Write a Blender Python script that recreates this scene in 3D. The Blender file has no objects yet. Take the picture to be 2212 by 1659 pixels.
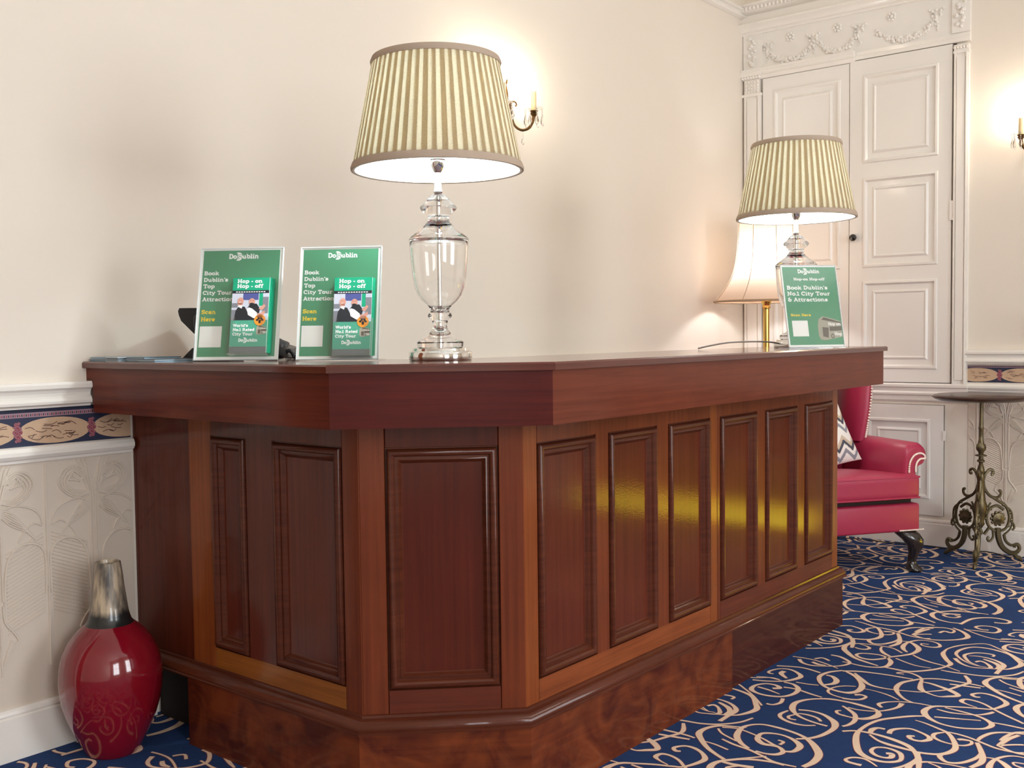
import bpy, math, random
from mathutils import Vector, Matrix
PI = math.pi
rnd = random.Random(7)
scn = bpy.context.scene
COL = scn.collection

# ------------------------------------------------------------------ helpers
def srgb(h):
    if isinstance(h, str):
        h = h.lstrip('#'); v = [int(h[i:i+2], 16)/255 for i in (0, 2, 4)]
    else:
        v = h
    return tuple((c/12.92 if c <= .04045 else ((c+.055)/1.055)**2.4) for c in v) + (1.,)

def new_mat(name):
    m = bpy.data.materials.new(name); m.use_nodes = True
    nt = m.node_tree; nt.nodes.clear()
    out = nt.nodes.new('ShaderNodeOutputMaterial')
    return m, nt, out

def principled(name, col, rough=.5, metal=0, coat=0, coat_rough=.1, trans=0, ior=1.5, spec=.5, noise=0, nscale=20, bump=0, bscale=200, sheen=0, emit=None, estr=0):
    m, nt, out = new_mat(name)
    b = nt.nodes.new('ShaderNodeBsdfPrincipled')
    c = srgb(col)
    b.inputs['Base Color'].default_value = c
    b.inputs['Roughness'].default_value = rough
    b.inputs['Metallic'].default_value = metal
    b.inputs['Coat Weight'].default_value = coat
    b.inputs['Coat Roughness'].default_value = coat_rough
    b.inputs['Transmission Weight'].default_value = trans
    b.inputs['IOR'].default_value = ior
    b.inputs['Specular IOR Level'].default_value = spec
    b.inputs['Sheen Weight'].default_value = sheen
    if emit:
        b.inputs['Emission Color'].default_value = srgb(emit); b.inputs['Emission Strength'].default_value = estr
    tc = nt.nodes.new('ShaderNodeTexCoord')
    if noise:
        n = nt.nodes.new('ShaderNodeTexNoise'); n.inputs['Scale'].default_value = nscale; n.inputs['Detail'].default_value = 4
        nt.links.new(tc.outputs['Object'], n.inputs['Vector'])
        mx = nt.nodes.new('ShaderNodeMix'); mx.data_type = 'RGBA'
        mx.inputs['A'].default_value = tuple(x*(1-noise) for x in c[:3])+(1,)
        mx.inputs['B'].default_value = tuple(min(1, x*(1+noise)) for x in c[:3])+(1,)
        nt.links.new(n.outputs['Fac'], mx.inputs['Factor']); nt.links.new(mx.outputs['Result'], b.inputs['Base Color'])
    if bump:
        n = nt.nodes.new('ShaderNodeTexNoise'); n.inputs['Scale'].default_value = bscale; n.inputs['Detail'].default_value = 3
        nt.links.new(tc.outputs['Object'], n.inputs['Vector'])
        bp = nt.nodes.new('ShaderNodeBump'); bp.inputs['Strength'].default_value = bump; bp.inputs['Distance'].default_value = .002
        nt.links.new(n.outputs['Fac'], bp.inputs['Height']); nt.links.new(bp.outputs['Normal'], b.inputs['Normal'])
    nt.links.new(b.outputs[0], out.inputs[0])
    return m

def wood(name, dark, light, vertical, rough=.42, coat=.4, blotch=0, sc=1.0):
    """varnished wood; the grain runs along z (vertical) or along the horizontal"""
    m, nt, out = new_mat(name)
    b = nt.nodes.new('ShaderNodeBsdfPrincipled')
    tc = nt.nodes.new('ShaderNodeTexCoord')
    mp = nt.nodes.new('ShaderNodeMapping')
    mp.inputs['Scale'].default_value = (70*sc, 70*sc, 1.6*sc) if vertical else (3*sc, 3*sc, 90*sc)
    n = nt.nodes.new('ShaderNodeTexNoise'); n.inputs['Scale'].default_value = 1; n.inputs['Detail'].default_value = 6; n.inputs['Roughness'].default_value = .6
    n.inputs['Distortion'].default_value = .4
    nt.links.new(tc.outputs['Object'], mp.inputs[0]); nt.links.new(mp.outputs[0], n.inputs['Vector'])
    n2 = nt.nodes.new('ShaderNodeTexNoise'); n2.inputs['Scale'].default_value = 5 if not blotch else 8; n2.inputs['Detail'].default_value = 3
    n2.inputs['Distortion'].default_value = 1.5 if blotch else .2
    nt.links.new(tc.outputs['Object'], n2.inputs['Vector'])
    mixf = nt.nodes.new('ShaderNodeMix'); mixf.data_type = 'FLOAT'
    mixf.inputs['Factor'].default_value = .75 if blotch else .35
    nt.links.new(n.outputs['Fac'], mixf.inputs['A']); nt.links.new(n2.outputs['Fac'], mixf.inputs['B'])
    cr = nt.nodes.new('ShaderNodeValToRGB')
    cr.color_ramp.elements[0].position = .36; cr.color_ramp.elements[0].color = srgb(dark)
    cr.color_ramp.elements[1].position = .64; cr.color_ramp.elements[1].color = srgb(light)
    nt.links.new(mixf.outputs['Result'], cr.inputs['Fac']); nt.links.new(cr.outputs[0], b.inputs['Base Color'])
    b.inputs['Roughness'].default_value = rough
    b.inputs['Coat Weight'].default_value = coat; b.inputs['Coat Roughness'].default_value = .09
    b.inputs['Specular IOR Level'].default_value = .10
    bp = nt.nodes.new('ShaderNodeBump'); bp.inputs['Strength'].default_value = .12; bp.inputs['Distance'].default_value = .001
    nt.links.new(n.outputs['Fac'], bp.inputs['Height']); nt.links.new(bp.outputs['Normal'], b.inputs['Normal'])
    n3 = nt.nodes.new('ShaderNodeTexNoise'); n3.inputs['Scale'].default_value = 230; n3.inputs['Detail'].default_value = 1
    nt.links.new(tc.outputs['Object'], n3.inputs['Vector'])
    b3 = nt.nodes.new('ShaderNodeBump'); b3.inputs['Strength'].default_value = .10; b3.inputs['Distance'].default_value = .001
    nt.links.new(n3.outputs['Fac'], b3.inputs['Height']); nt.links.new(b3.outputs['Normal'], b.inputs['Coat Normal'])
    nt.links.new(b.outputs[0], out.inputs[0])
    return m

def emission(name, col, s):
    m, nt, out = new_mat(name)
    e = nt.nodes.new('ShaderNodeEmission'); e.inputs[0].default_value = tuple(col)+(1,); e.inputs[1].default_value = s
    nt.links.new(e.outputs[0], out.inputs[0]); return m

def cloth_translucent(name, col, fac=.5, tcol=None, bump=0):
    m, nt, out = new_mat(name)
    d = nt.nodes.new('ShaderNodeBsdfDiffuse'); t = nt.nodes.new('ShaderNodeBsdfTranslucent')
    d.inputs[0].default_value = srgb(col); t.inputs[0].default_value = srgb(tcol or col)
    mx = nt.nodes.new('ShaderNodeMixShader'); mx.inputs[0].default_value = fac
    nt.links.new(d.outputs[0], mx.inputs[1]); nt.links.new(t.outputs[0], mx.inputs[2]); nt.links.new(mx.outputs[0], out.inputs[0])
    if bump:
        tc = nt.nodes.new('ShaderNodeTexCoord'); n = nt.nodes.new('ShaderNodeTexNoise'); n.inputs['Scale'].default_value = 260
        nt.links.new(tc.outputs['Object'], n.inputs['Vector'])
        mp = nt.nodes.new('ShaderNodeMix'); mp.data_type = 'RGBA'
        c = srgb(tcol or col); mp.inputs['A'].default_value = tuple(x*.75 for x in c[:3])+(1,); mp.inputs['B'].default_value = tuple(min(1, x*1.2) for x in c[:3])+(1,)
        nt.links.new(n.outputs['Fac'], mp.inputs['Factor']); nt.links.new(mp.outputs['Result'], t.inputs[0])
    return m

def clear_plastic(name, tint=(.97, .99, .99), refl=.12):
    m, nt, out = new_mat(name)
    t = nt.nodes.new('ShaderNodeBsdfTransparent'); t.inputs[0].default_value = tuple(tint)+(1,)
    g = nt.nodes.new('ShaderNodeBsdfGlossy'); g.inputs['Roughness'].default_value = .05
    lw = nt.nodes.new('ShaderNodeLayerWeight'); lw.inputs[0].default_value = .25
    mp = nt.nodes.new('ShaderNodeMapRange'); mp.inputs['To Min'].default_value = refl*.35; mp.inputs['To Max'].default_value = .7
    nt.links.new(lw.outputs['Facing'], mp.inputs['Value'])
    mx = nt.nodes.new('ShaderNodeMixShader'); nt.links.new(mp.outputs[0], mx.inputs[0])
    nt.links.new(t.outputs[0], mx.inputs[1]); nt.links.new(g.outputs[0], mx.inputs[2]); nt.links.new(mx.outputs[0], out.inputs[0])
    return m

class MB:
    """collects shapes and links them as ONE mesh object"""
    def __init__(s): s.v = []; s.f = []; s.m = []; s.sm = []
    def add(s, vs, fs, mi=0, smooth=False):
        o = len(s.v); s.v += [tuple(v) for v in vs]
        for f in fs: s.f.append([i+o for i in f]); s.m.append(mi); s.sm.append(smooth)
        return s
    def quad(s, a, b, c, d, mi=0): return s.add([a, b, c, d], [[0, 1, 2, 3]], mi)
    def box(s, lo, hi, mi=0, fr=None):
        x0, y0, z0 = lo; x1, y1, z1 = hi
        vs = [(x0, y0, z0), (x1, y0, z0), (x1, y1, z0), (x0, y1, z0), (x0, y0, z1), (x1, y0, z1), (x1, y1, z1), (x0, y1, z1)]
        if fr: vs = [fr(*p) for p in vs]
        return s.add(vs, [[0, 3, 2, 1], [4, 5, 6, 7], [0, 1, 5, 4], [1, 2, 6, 5], [2, 3, 7, 6], [3, 0, 4, 7]], mi)
    def rbox(s, lo, hi, r, mi=0, fr=None, n=3, puff=0):
        """box with rounded edges: a subdivided cube pushed on to its rounded shape"""
        c = [(a+b)/2 for a, b in zip(lo, hi)]; h = [(b-a)/2 for a, b in zip(lo, hi)]
        r = min(r, min(h)*.999)
        def axis(hh):
            k = [-hh + r*(1-math.cos(PI/2*i/n)) for i in range(n+1)]
            mid = [(-hh+r)+(2*(hh-r))*i/6 for i in range(1, 6)] if puff else []
            return k+mid+[-x for x in reversed(k)]
        A = [axis(x) for x in h]
        idx = {}; vs = []; fs = []
        def vid(p):
            key = tuple(round(q, 6) for q in p)
            if key not in idx:
                q = [max(-(hh-r), min(hh-r, x)) for x, hh in zip(p, h)]
                d = [x-y for x, y in zip(p, q)]; L = math.sqrt(sum(t*t for t in d))
                w = [y+(t/L*r if L > 1e-9 else 0) for y, t in zip(q, d)]
                if puff:
                    u = (w[0]/h[0]); v = (w[1]/h[1])
                    w[2] += puff*(w[2]/h[2])*max(0, 1-u*u)*max(0, 1-v*v)
                w = [a+b for a, b in zip(w, c)]
                idx[key] = len(vs); vs.append(fr(*w) if fr else tuple(w))
            return idx[key]
        for ax in range(3):
            u, v = [(1, 2), (2, 0), (0, 1)][ax]
            for sg in (-1, 1):
                for i in range(len(A[u])-1):
                    for j in range(len(A[v])-1):
                        q = []
                        for (a, b) in ((i, j), (i+1, j), (i+1, j+1), (i, j+1)):
                            p = [0, 0, 0]; p[ax] = sg*h[ax]; p[u] = A[u][a]; p[v] = A[v][b]; q.append(vid(p))
                        if sg < 0: q.reverse()
                        if len(set(q)) > 2: fs.append(list(dict.fromkeys(q)))
        return s.add(vs, fs, mi, True)
    def lathe(s, prof, c=(0, 0, 0), n=32, mi=0, fr=None, smooth=True, cap=True):
        vs = []; fs = []
        for (r, z) in prof:
            for i in range(n):
                a = 2*PI*i/n; p = (c[0]+r*math.cos(a), c[1]+r*math.sin(a), c[2]+z); vs.append(fr(*p) if fr else p)
        for k in range(len(prof)-1):
            for i in range(n):
                j = (i+1) % n; fs.append([k*n+i, k*n+j, (k+1)*n+j, (k+1)*n+i])
        if cap:
            if prof[0][0] > 1e-6: fs.append(list(range(n))[::-1])
            if prof[-1][0] > 1e-6: fs.append([(len(prof)-1)*n+i for i in range(n)])
        return s.add(vs, fs, mi, smooth)
    def tube(s, pts, r, n=8, mi=0, closed=False, flat=None):
        """round bar along pts; r a number or one radius per point; flat = (axis, factor)"""
        P = [Vector(p) for p in pts]; N = len(P); R = r if isinstance(r, (list, tuple)) else [r]*N
        vs = []; fs = []; up = None
        for i in range(N):
            if closed: t = P[(i+1) % N]-P[i-1]
            else: t = P[min(i+1, N-1)]-P[max(i-1, 0)]
            if t.length < 1e-9: t = Vector((0, 0, 1))
            t.normalize()
            if up is None:
                up = Vector((0, 0, 1)) if abs(t.z) < .9 else Vector((1, 0, 0))
                up = (up-t*up.dot(t)).normalized()
            else:
                up = up-t*up.dot(t); up = up.normalized() if up.length > 1e-6 else t.orthogonal().normalized()
            sd = t.cross(up)
            for k in range(n):
                a = 2*PI*k/n; vs.append(P[i]+(up*math.cos(a)+sd*math.sin(a))*R[i])
        M = N if closed else N-1
        for i in range(M):
            for k in range(n):
                a = i*n; b = ((i+1) % N)*n; fs.append([a+k, a+(k+1) % n, b+(k+1) % n, b+k])
        if not closed: fs.append(list(range(n))[::-1]); fs.append([(N-1)*n+k for k in range(n)])
        return s.add(vs, fs, mi, True)
    def ball(s, c, r, n=10, mi=0, sc=(1, 1, 1), fr=None):
        m = max(4, n//2); vs = []; fs = []
        for i in range(m+1):
            for j in range(n):
                a = PI*i/m; b = 2*PI*j/n
                p = (c[0]+r*sc[0]*math.sin(a)*math.cos(b), c[1]+r*sc[1]*math.sin(a)*math.sin(b), c[2]-r*sc[2]*math.cos(a)); vs.append(fr(*p) if fr else p)
        for i in range(m):
            for j in range(n): fs.append([i*n+j, i*n+(j+1) % n, (i+1)*n+(j+1) % n, (i+1)*n+j])
        return s.add(vs, fs, mi, True)
    def prism(s, poly, z0, z1, mi=0, fr=None):
        n = len(poly); vs = [(p[0], p[1], z0) for p in poly]+[(p[0], p[1], z1) for p in poly]
        if fr: vs = [fr(*p) for p in vs]
        fs = [list(range(n))[::-1], [n+i for i in range(n)]]+[[i, (i+1) % n, n+(i+1) % n, n+i] for i in range(n)]
        return s.add(vs, fs, mi)
    def grid(s, rows, mi=0, smooth=True, closed=False):
        n = len(rows[0]); vs = [p for r in rows for p in r]; fs = []
        for i in range(len(rows)-1):
            for j in range(n if closed else n-1):
                k = (j+1) % n; fs.append([i*n+j, i*n+k, (i+1)*n+k, (i+1)*n+j])
        return s.add(vs, fs, mi, smooth)
    def ribbon(s, pts, ws, fn, mi=0):
        """flat stroke through 2D pts with half-widths ws; fn maps (x, y) to 3D"""
        N = len(pts); L = []; R = []
        W = ws if isinstance(ws, (list, tuple)) else [ws]*N
        for i in range(N):
            a = pts[max(i-1, 0)]; b = pts[min(i+1, N-1)]
            dx, dy = b[0]-a[0], b[1]-a[1]; l = math.hypot(dx, dy) or 1; nx, ny = -dy/l, dx/l
            L.append(fn(pts[i][0]+nx*W[i], pts[i][1]+ny*W[i])); R.append(fn(pts[i][0]-nx*W[i], pts[i][1]-ny*W[i]))
        return s.add(L+R, [[i, N+i, N+i+1, i+1] for i in range(N-1)], mi)
    def build(s, name, mats, parent=None, org=None, sharp=35, world=True):
        me = bpy.data.meshes.new(name)
        vs = s.v
        if parent is not None and world:
            o = wloc(parent); vs = [(v[0]-o[0], v[1]-o[1], v[2]-o[2]) for v in vs]
        elif org is not None: vs = [(v[0]-org[0], v[1]-org[1], v[2]-org[2]) for v in vs]
        me.from_pydata([tuple(v) for v in vs], [], s.f)
        if not isinstance(mats, (list, tuple)): mats = [mats]
        for m in mats: me.materials.append(m)
        me.polygons.foreach_set('material_index', s.m)
        me.polygons.foreach_set('use_smooth', s.sm)
        me.update()
        if any(s.sm): me.set_sharp_from_angle(angle=math.radians(sharp))
        o = bpy.data.objects.new(name, me); COL.objects.link(o)
        if parent is not None: o.parent = parent
        elif org is not None: o.location = org
        return o

def wloc(o):
    v = Vector(o.location)
    while o.parent: o = o.parent; v += Vector(o.location)
    return v

def tag(o, label, cat, group=None):
    o['label'] = label; o['category'] = cat
    if group: o['group'] = group
    return o
def thing(name, label, cat, loc=(0, 0, 0), group=None):
    o = bpy.data.objects.new(name, None); COL.objects.link(o); o.location = loc; o.empty_display_size = .1
    return tag(o, label, cat, group)
def struct(o, label=None):
    o['kind'] = 'structure'
    if label: o['label'] = label
    return o
def copy_tree(o, parent=None):
    kids = list(o.children); c = o.copy(); COL.objects.link(c); c.parent = parent
    for k in kids: copy_tree(k, c)
    return c
def arc(cx, cy, rx, ry, a0, a1, n=10):
    return [(cx+rx*math.cos(math.radians(a0+(a1-a0)*i/n)), cy+ry*math.sin(math.radians(a0+(a1-a0)*i/n))) for i in range(n+1)]
def bez(p0, p1, p2, p3, n=12):
    o = []
    for i in range(n+1):
        t = i/n; a = (1-t)**3; b = 3*(1-t)**2*t; c = 3*(1-t)*t*t; d = t**3
        o.append(tuple(a*w+b*x+c*y+d*z for w, x, y, z in zip(p0, p1, p2, p3)))
    return o
def spline(pts, n=6):
    """Catmull-Rom through pts (2D or 3D)"""
    o = []; P = [pts[0]]+list(pts)+[pts[-1]]
    for i in range(1, len(P)-2):
        for k in range(n):
            t = k/n
            o.append(tuple(.5*((2*b)+(-a+c)*t+(2*a-5*b+4*c-d)*t*t+(-a+3*b-3*c+d)*t**3) for a, b, c, d in zip(P[i-1], P[i], P[i+1], P[i+2])))
    o.append(tuple(pts[-1])); return o

# ------------------------------------------------------------------ slab-serif lettering
def _gl():
    b = .085; T = .915; X = .615; G = {}
    def S(x, y, w): return [(x-w/2, y), (x+w/2, y)]
    def el(cx, cy, rx, ry): return arc(cx, cy, rx, ry, 0, 360, 16)
    G['A'] = (.92, [[(.12, b), (.46, T)], [(.8, b), (.46, T)], [(.25, .34), (.67, .34)], S(.13, b, .3), S(.79, b, .3), S(.4, T, .25)])
    G['B'] = (.88, [[(.2, b), (.2, T)], [(.05, T), (.48, T)], [(.05, b), (.5, b)], [(.2, .52), (.5, .52)], arc(.48, .717, .2, .198, -90, 90), arc(.5, .302, .24, .217, -90, 90)])
    G['C'] = (.88, [arc(.46, .5, .37, .415, 42, 318, 16), [(.74, .62), (.74, .98)]])
    G['D'] = (.9, [[(.2, b), (.2, T)], [(.05, T), (.42, T)], [(.05, b), (.42, b)], arc(.42, .5, .38, .415, -90, 90, 14)])
    G['H'] = (1., [[(.2, b), (.2, T)], [(.78, b), (.78, T)], [(.2, .5), (.78, .5)], S(.2, b, .34), S(.78, b, .34), S(.2, T, .34), S(.78, T, .34)])
    G['N'] = (1., [[(.22, b), (.22, T)], [(.78, b), (.78, T)], [(.22, T), (.78, b)], S(.2, b, .34), S(.78, T, .34), [(.05, T), (.25, T)]])
    G['R'] = (.92, [[(.2, b), (.2, T)], [(.05, T), (.48, T)], [(.2, .48), (.48, .48)], arc(.48, .697, .22, .218, -90, 90), [(.45, .48), (.74, b)], S(.2, b, .32), S(.78, b, .22)])
    G['S'] = (.8, [arc(.4, .71, .27, .205, 30, 270, 12)+arc(.4, .295, .29, .21, 90, -150, 12), [(.66, .68), (.66, .98)], [(.12, .03), (.12, .33)]])
    G['T'] = (.9, [[(.45, b), (.45, T)], [(.05, T), (.85, T)], [(.1, .68), (.1, T)], [(.8, .68), (.8, T)], S(.45, b, .4)])
    G['W'] = (1.2, [[(.14, T), (.34, b)], [(.34, b), (.59, .8)], [(.59, .8), (.84, b)], [(.84, b), (1.04, T)], S(.14, T, .28), S(1.04, T, .28), S(.59, T, .24)])
    G['a'] = (.74, [el(.33, .26, .2, .175), [(.57, b), (.57, .45)], arc(.37, .43, .2, .185, 0, 150), [(.5, b), (.7, b)]])
    G['b'] = (.78, [[(.18, b), (.18, T)], [(.02, T), (.18, T)], el(.44, .35, .25, .265)])
    G['c'] = (.68, [arc(.37, .35, .27, .265, 45, 315, 14), [(.58, .42), (.58, .68)]])
    G['d'] = (.78, [[(.58, b), (.58, T)], [(.42, T), (.58, T)], el(.33, .35, .25, .265), [(.58, b), (.72, b)]])
    G['e'] = (.72, [arc(.37, .35, .28, .265, 0, 318, 16), [(.1, .36), (.64, .36)]])
    G['f'] = (.52, [[(.22, b), (.22, .74)], arc(.42, .74, .2, .175, 50, 180), [(.05, X), (.46, X)], S(.22, b, .34)])
    G['h'] = (.86, [[(.2, b), (.2, T)], [(.04, T), (.2, T)], arc(.42, .4, .22, .215, 0, 180), [(.64, b), (.64, .4)], S(.2, b, .3), S(.66, b, .3)])
    G['i'] = (.44, [[(.22, b), (.22, X)], [(.06, X), (.22, X)], S(.22, b, .36), [(.22, .8), (.22, .98)]])
    G['k'] = (.82, [[(.2, b), (.2, T)], [(.04, T), (.2, T)], [(.2, .3), (.58, X)], [(.34, .42), (.64, b)], S(.2, b, .3), S(.68, b, .24), S(.6, X, .24)])
    G['l'] = (.44, [[(.22, b), (.22, T)], [(.06, T), (.22, T)], S(.22, b, .36)])
    G['n'] = (.86, [[(.2, b), (.2, X)], [(.04, X), (.2, X)], arc(.42, .4, .22, .215, 0, 180), [(.64, b), (.64, .4)], S(.2, b, .3), S(.66, b, .3)])
    G['o'] = (.74, [el(.37, .35, .28, .265)])
    G['p'] = (.8, [[(.2, -.2), (.2, X)], [(.04, X), (.2, X)], el(.45, .35, .25, .265), S(.2, -.2, .34)])
    G['r'] = (.62, [[(.2, b), (.2, X)], [(.04, X), (.2, X)], arc(.42, .4, .22, .215, 50, 180), S(.22, b, .36)])
    G['s'] = (.64, [arc(.32, .475, .2, .14, 30, 270, 8)+arc(.32, .225, .22, .14, 90, -150, 8), [(.52, .45), (.52, .66)], [(.12, .04), (.12, .25)]])
    G['t'] = (.54, [[(.22, .2), (.22, .86)], [(.04, X), (.48, X)], arc(.38, .22, .16, .135, 180, 320)])
    G['u'] = (.86, [[(.2, .3), (.2, X)], [(.04, X), (.2, X)], arc(.41, .3, .21, .215, 180, 360), [(.62, b), (.62, X)], [(.48, X), (.62, X)], [(.62, b), (.8, b)]])
    G['y'] = (.8, [[(.14, X), (.42, .08)], [(.66, X), (.3, -.2)], [(.1, -.2), (.3, -.2)], S(.14, X, .28), S(.66, X, .28)])
    G['1'] = (.56, [[(.28, b), (.28, T)], [(.06, .76), (.28, T)], S(.28, b, .46)])
    G['.'] = (.28, [[(.14, 0), (.14, .19)]])
    G["'"] = (.26, [[(.13, .66), (.13, .98)]])
    G['-'] = (.46, [[(.06, .36), (.4, .36)]])
    G['&'] = (.84, [[(.16, T), (.52, T)], arc(.4, .3, .28, .22, 0, 360, 14), arc(.38, .72, .2, .195, 90, 250), [(.5, .52), (.78, .52)], [(.68, .52), (.68, .3)]])
    G[' '] = (.4, [])
    return G
GL = _gl()
def text_w(t, h): return sum(GL[c][0] for c in t)*h
def text(mb, t, x, y, h, fn, mi=0, th=.086, align='l', track=1.0):
    w = text_w(t, h)*track
    if align == 'c': x -= w/2
    for c in t:
        adv, st = GL[c]
        for s in st: mb.ribbon([(x+p[0]*h*track, y+p[1]*h) for p in s], th*h, fn, mi)
        x += adv*h*track
def disc(mb, cx, cy, rx, ry, fn, mi=0, n=20):
    vs = [fn(cx+rx*math.cos(2*PI*i/n), cy+ry*math.sin(2*PI*i/n)) for i in range(n)]
    mb.add(vs, [list(range(n))], mi)
def poly2(mb, pts, fn, mi=0): mb.add([fn(*p) for p in pts], [list(range(len(pts)))], mi)

# ------------------------------------------------------------------ materials
M = {}
M['wall'] = principled('cream_wall_paint', '#E7DED2', .55, bump=.08, bscale=60, noise=.015, nscale=3)
M['trim'] = principled('white_gloss_paint', '#EEE9E2', .3, coat=.2, bump=.05, bscale=40)
M['door'] = principled('white_door_paint', '#EBE7E1', .35, coat=.15, bump=.06, bscale=30)
M['dado'] = principled('embossed_dado_paint', '#D8CCBE', .38, bump=.25, bscale=500)
M['ceiling'] = principled('ceiling_paint', '#EFEAE2', .7)
M['navy'] = principled('border_navy', '#242B46', .55)
M['tan'] = principled('border_tan', '#C9A98C', .55, noise=.12, nscale=60)
M['maroon'] = principled('border_maroon', '#8C3A48', .55)
M['line'] = principled('border_line', '#5A3A34', .55)
M['pinkstrip'] = principled('border_pink', '#A0808A', .55)
M['gap'] = principled('dark_gap', '#4A3E36', .8)
M['carpet'] = principled('navy_carpet', '#27406E', .95, noise=.18, nscale=40, bump=.5, bscale=900, spec=.15)
M['scroll'] = principled('cream_carpet_scroll', '#F2D6BC', .95, spec=.15, noise=.08, nscale=150, bump=.5, bscale=900)
M['scrolledge'] = principled('maroon_carpet_edge', '#7A3440', .95)
M['pv'] = wood('mahogany_panel', '#4E1E12', '#622A1A', True)
M['pv2'] = wood('mahogany_panel_dark', '#481A0F', '#582213', True)
M['sv'] = wood('mahogany_stile', '#5E2A17', '#77391F', True)
M['sv2'] = wood('mahogany_stile_orange', '#74391A', '#8C4A22', True)
M['rh'] = wood('mahogany_rail', '#54261A', '#693222', False)
M['rh2'] = wood('mahogany_rail_orange', '#7F4A1C', '#985C26', False)
M['rh3'] = wood('mahogany_rail_warm', '#743A1E', '#8E4B27', False)
M['ap1'] = wood('mahogany_apron', '#4E1A10', '#682A17', False, coat=.25)
M['ap2'] = wood('mahogany_apron_red', '#420F0C', '#561813', False, coat=.25)
M['ap3'] = wood('mahogany_apron_pale', '#5A281B', '#6E3423', False, coat=.25)
M['top'] = wood('mahogany_counter', '#4A1D14', '#5C281B', False, rough=.3, coat=.9)
M['mould'] = wood('mahogany_moulding', '#4A2114', '#5E2E1C', False)
M['plinth'] = wood('mahogany_burr', '#4A1C12', '#74381C', False, blotch=1)
M['plinth2'] = wood('mahogany_plinth_dark', '#3A1914', '#4C231B', False)
M['carc'] = principled('dark_carcass', '#1E0D09', .7)
M['vase'] = principled('red_glaze', '#7C0B1D', .12, coat=.7, coat_rough=.04, noise=.12, nscale=14)
M['glass'] = principled('clear_glass', '#FFFFFF', .0, trans=1, ior=1.45)
M['chrome'] = principled('chrome', '#E4E2DE', .08, metal=1)
M['brass'] = principled('brass', '#C9A45A', .18, metal=1)
M['bronze'] = principled('aged_bronze', '#6B6048', .42, metal=.85, noise=.35, nscale=60)
M['darkbrass'] = principled('antique_brass', '#6E5230', .35, metal=.9, noise=.3, nscale=80)
M['pleat'] = cloth_translucent('pleated_linen', '#B0A28E', .6, '#EADCC0', bump=1)
M['band'] = cloth_translucent('linen_trim', '#B5A494', .08)
M['liner'] = cloth_translucent('white_liner', '#F4F8F8', .17)
M['silk'] = cloth_translucent('peach_silk', '#DCC0AA', .36, '#F0DAC6', bump=1)
M['silktrim'] = principled('silk_trim', '#A98C70', .8)
M['leather'] = principled('red_leather', '#A32848', .42, coat=.1, coat_rough=.3, bump=.15, bscale=400)
M['nail'] = principled('nailhead', '#F6E6DA', .25, metal=.1)
M['darkwood'] = principled('ebonised_leg', '#231A17', .25, coat=.6)
M['tabletop'] = wood('table_top_wood', '#33211A', '#472F26', False, rough=.3, coat=.35)
M['black'] = principled('black_plastic', '#1C1C1E', .4, bump=.05)
M['blackk'] = principled('black_knob', '#14110F', .2, coat=.5)
M['cable'] = principled('grey_cable', '#6F655C', .5)
M['wire'] = principled('black_wire', '#2A2622', .5)
M['acryl'] = clear_plastic('clear_acrylic', (.995, 1., 1.), .07)
M['acedge'] = principled('acrylic_edge', '#EEF2F2', .15, coat=.5)
M['paper'] = principled('white_paper', '#F2F2EE', .6)
M['green'] = principled('poster_green', '#46966F', .45)
M['green2'] = principled('leaflet_green', '#12A078', .4)
M['green3'] = principled('leaflet_green_low', '#4FA58A', .4)
M['white'] = principled('print_white', '#FDFDFA', .5)
M['yellow'] = principled('print_yellow', '#F7D83C', .5)
M['orange'] = principled('print_orange', '#F09A34', .5)
M['ink'] = principled('print_black', '#202228', .5)
M['skin'] = principled('print_skin', '#D59A88', .5)
M['pgrey'] = principled('print_grey', '#7E8088', .5)
M['pblue'] = principled('print_blue', '#4C5490', .5)
M['psky'] = principled('print_pale', '#C9CCDA', .5)
M['bus'] = principled('print_bus', '#A9A594', .5)
M['busd'] = principled('print_bus_dark', '#5F5A50', .5)
M['lband'] = principled('print_grey_band', '#6B716F', .5)
M['bulbcool'] = emission('cool_bulb', (.84, .97, 1.), 420)
M['bulbwarm'] = emission('warm_candle_bulb', (1., .85, .66), 115)
M['bulbbell'] = emission('bell_lamp_bulb', (.95, .98, 1.), 130)
M['candle'] = principled('candle_tube', '#E8CFA0', .6)
M['crystal'] = principled('crystal', '#FFFFFF', .0, trans=1, ior=1.5)
M['leaf1'] = principled('leaflet_teal', '#4E6A76', .3)
M['leaf2'] = principled('leaflet_pale', '#A9B6BE', .3)
M['leaf3'] = principled('leaflet_blue', '#8CA0AE', .3)
M['leaf4'] = principled('leaflet_slate', '#3C4A54', .3)

# ------------------------------------------------------------------ the room
XD = 4.108; XL = -3.4; YF = -6.2; ZC = 3.62
def plane_obj(name, vs, mat):
    mb = MB(); mb.quad(*vs); return struct(mb.build(name, mat))
# walls as slabs with thickness
mb = MB(); mb.box((XL-.1, 0, -.02), (XD+.1, .1, ZC)); struct(mb.build('wall_back', M['wall']))
mb = MB(); mb.box((XD, YF-.1, -.02), (XD+.1, 0, ZC)); struct(mb.build('wall_right', M['wall']))
mb = MB(); mb.box((XL-.1, YF-.1, -.02), (XL, 0, ZC)); struct(mb.build('wall_left', M['wall']))
mb = MB(); mb.box((XL-.1, YF-.1, ZC), (XD+.1, .1, ZC+.1)); struct(mb.build('ceiling', M['ceiling']))
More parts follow.
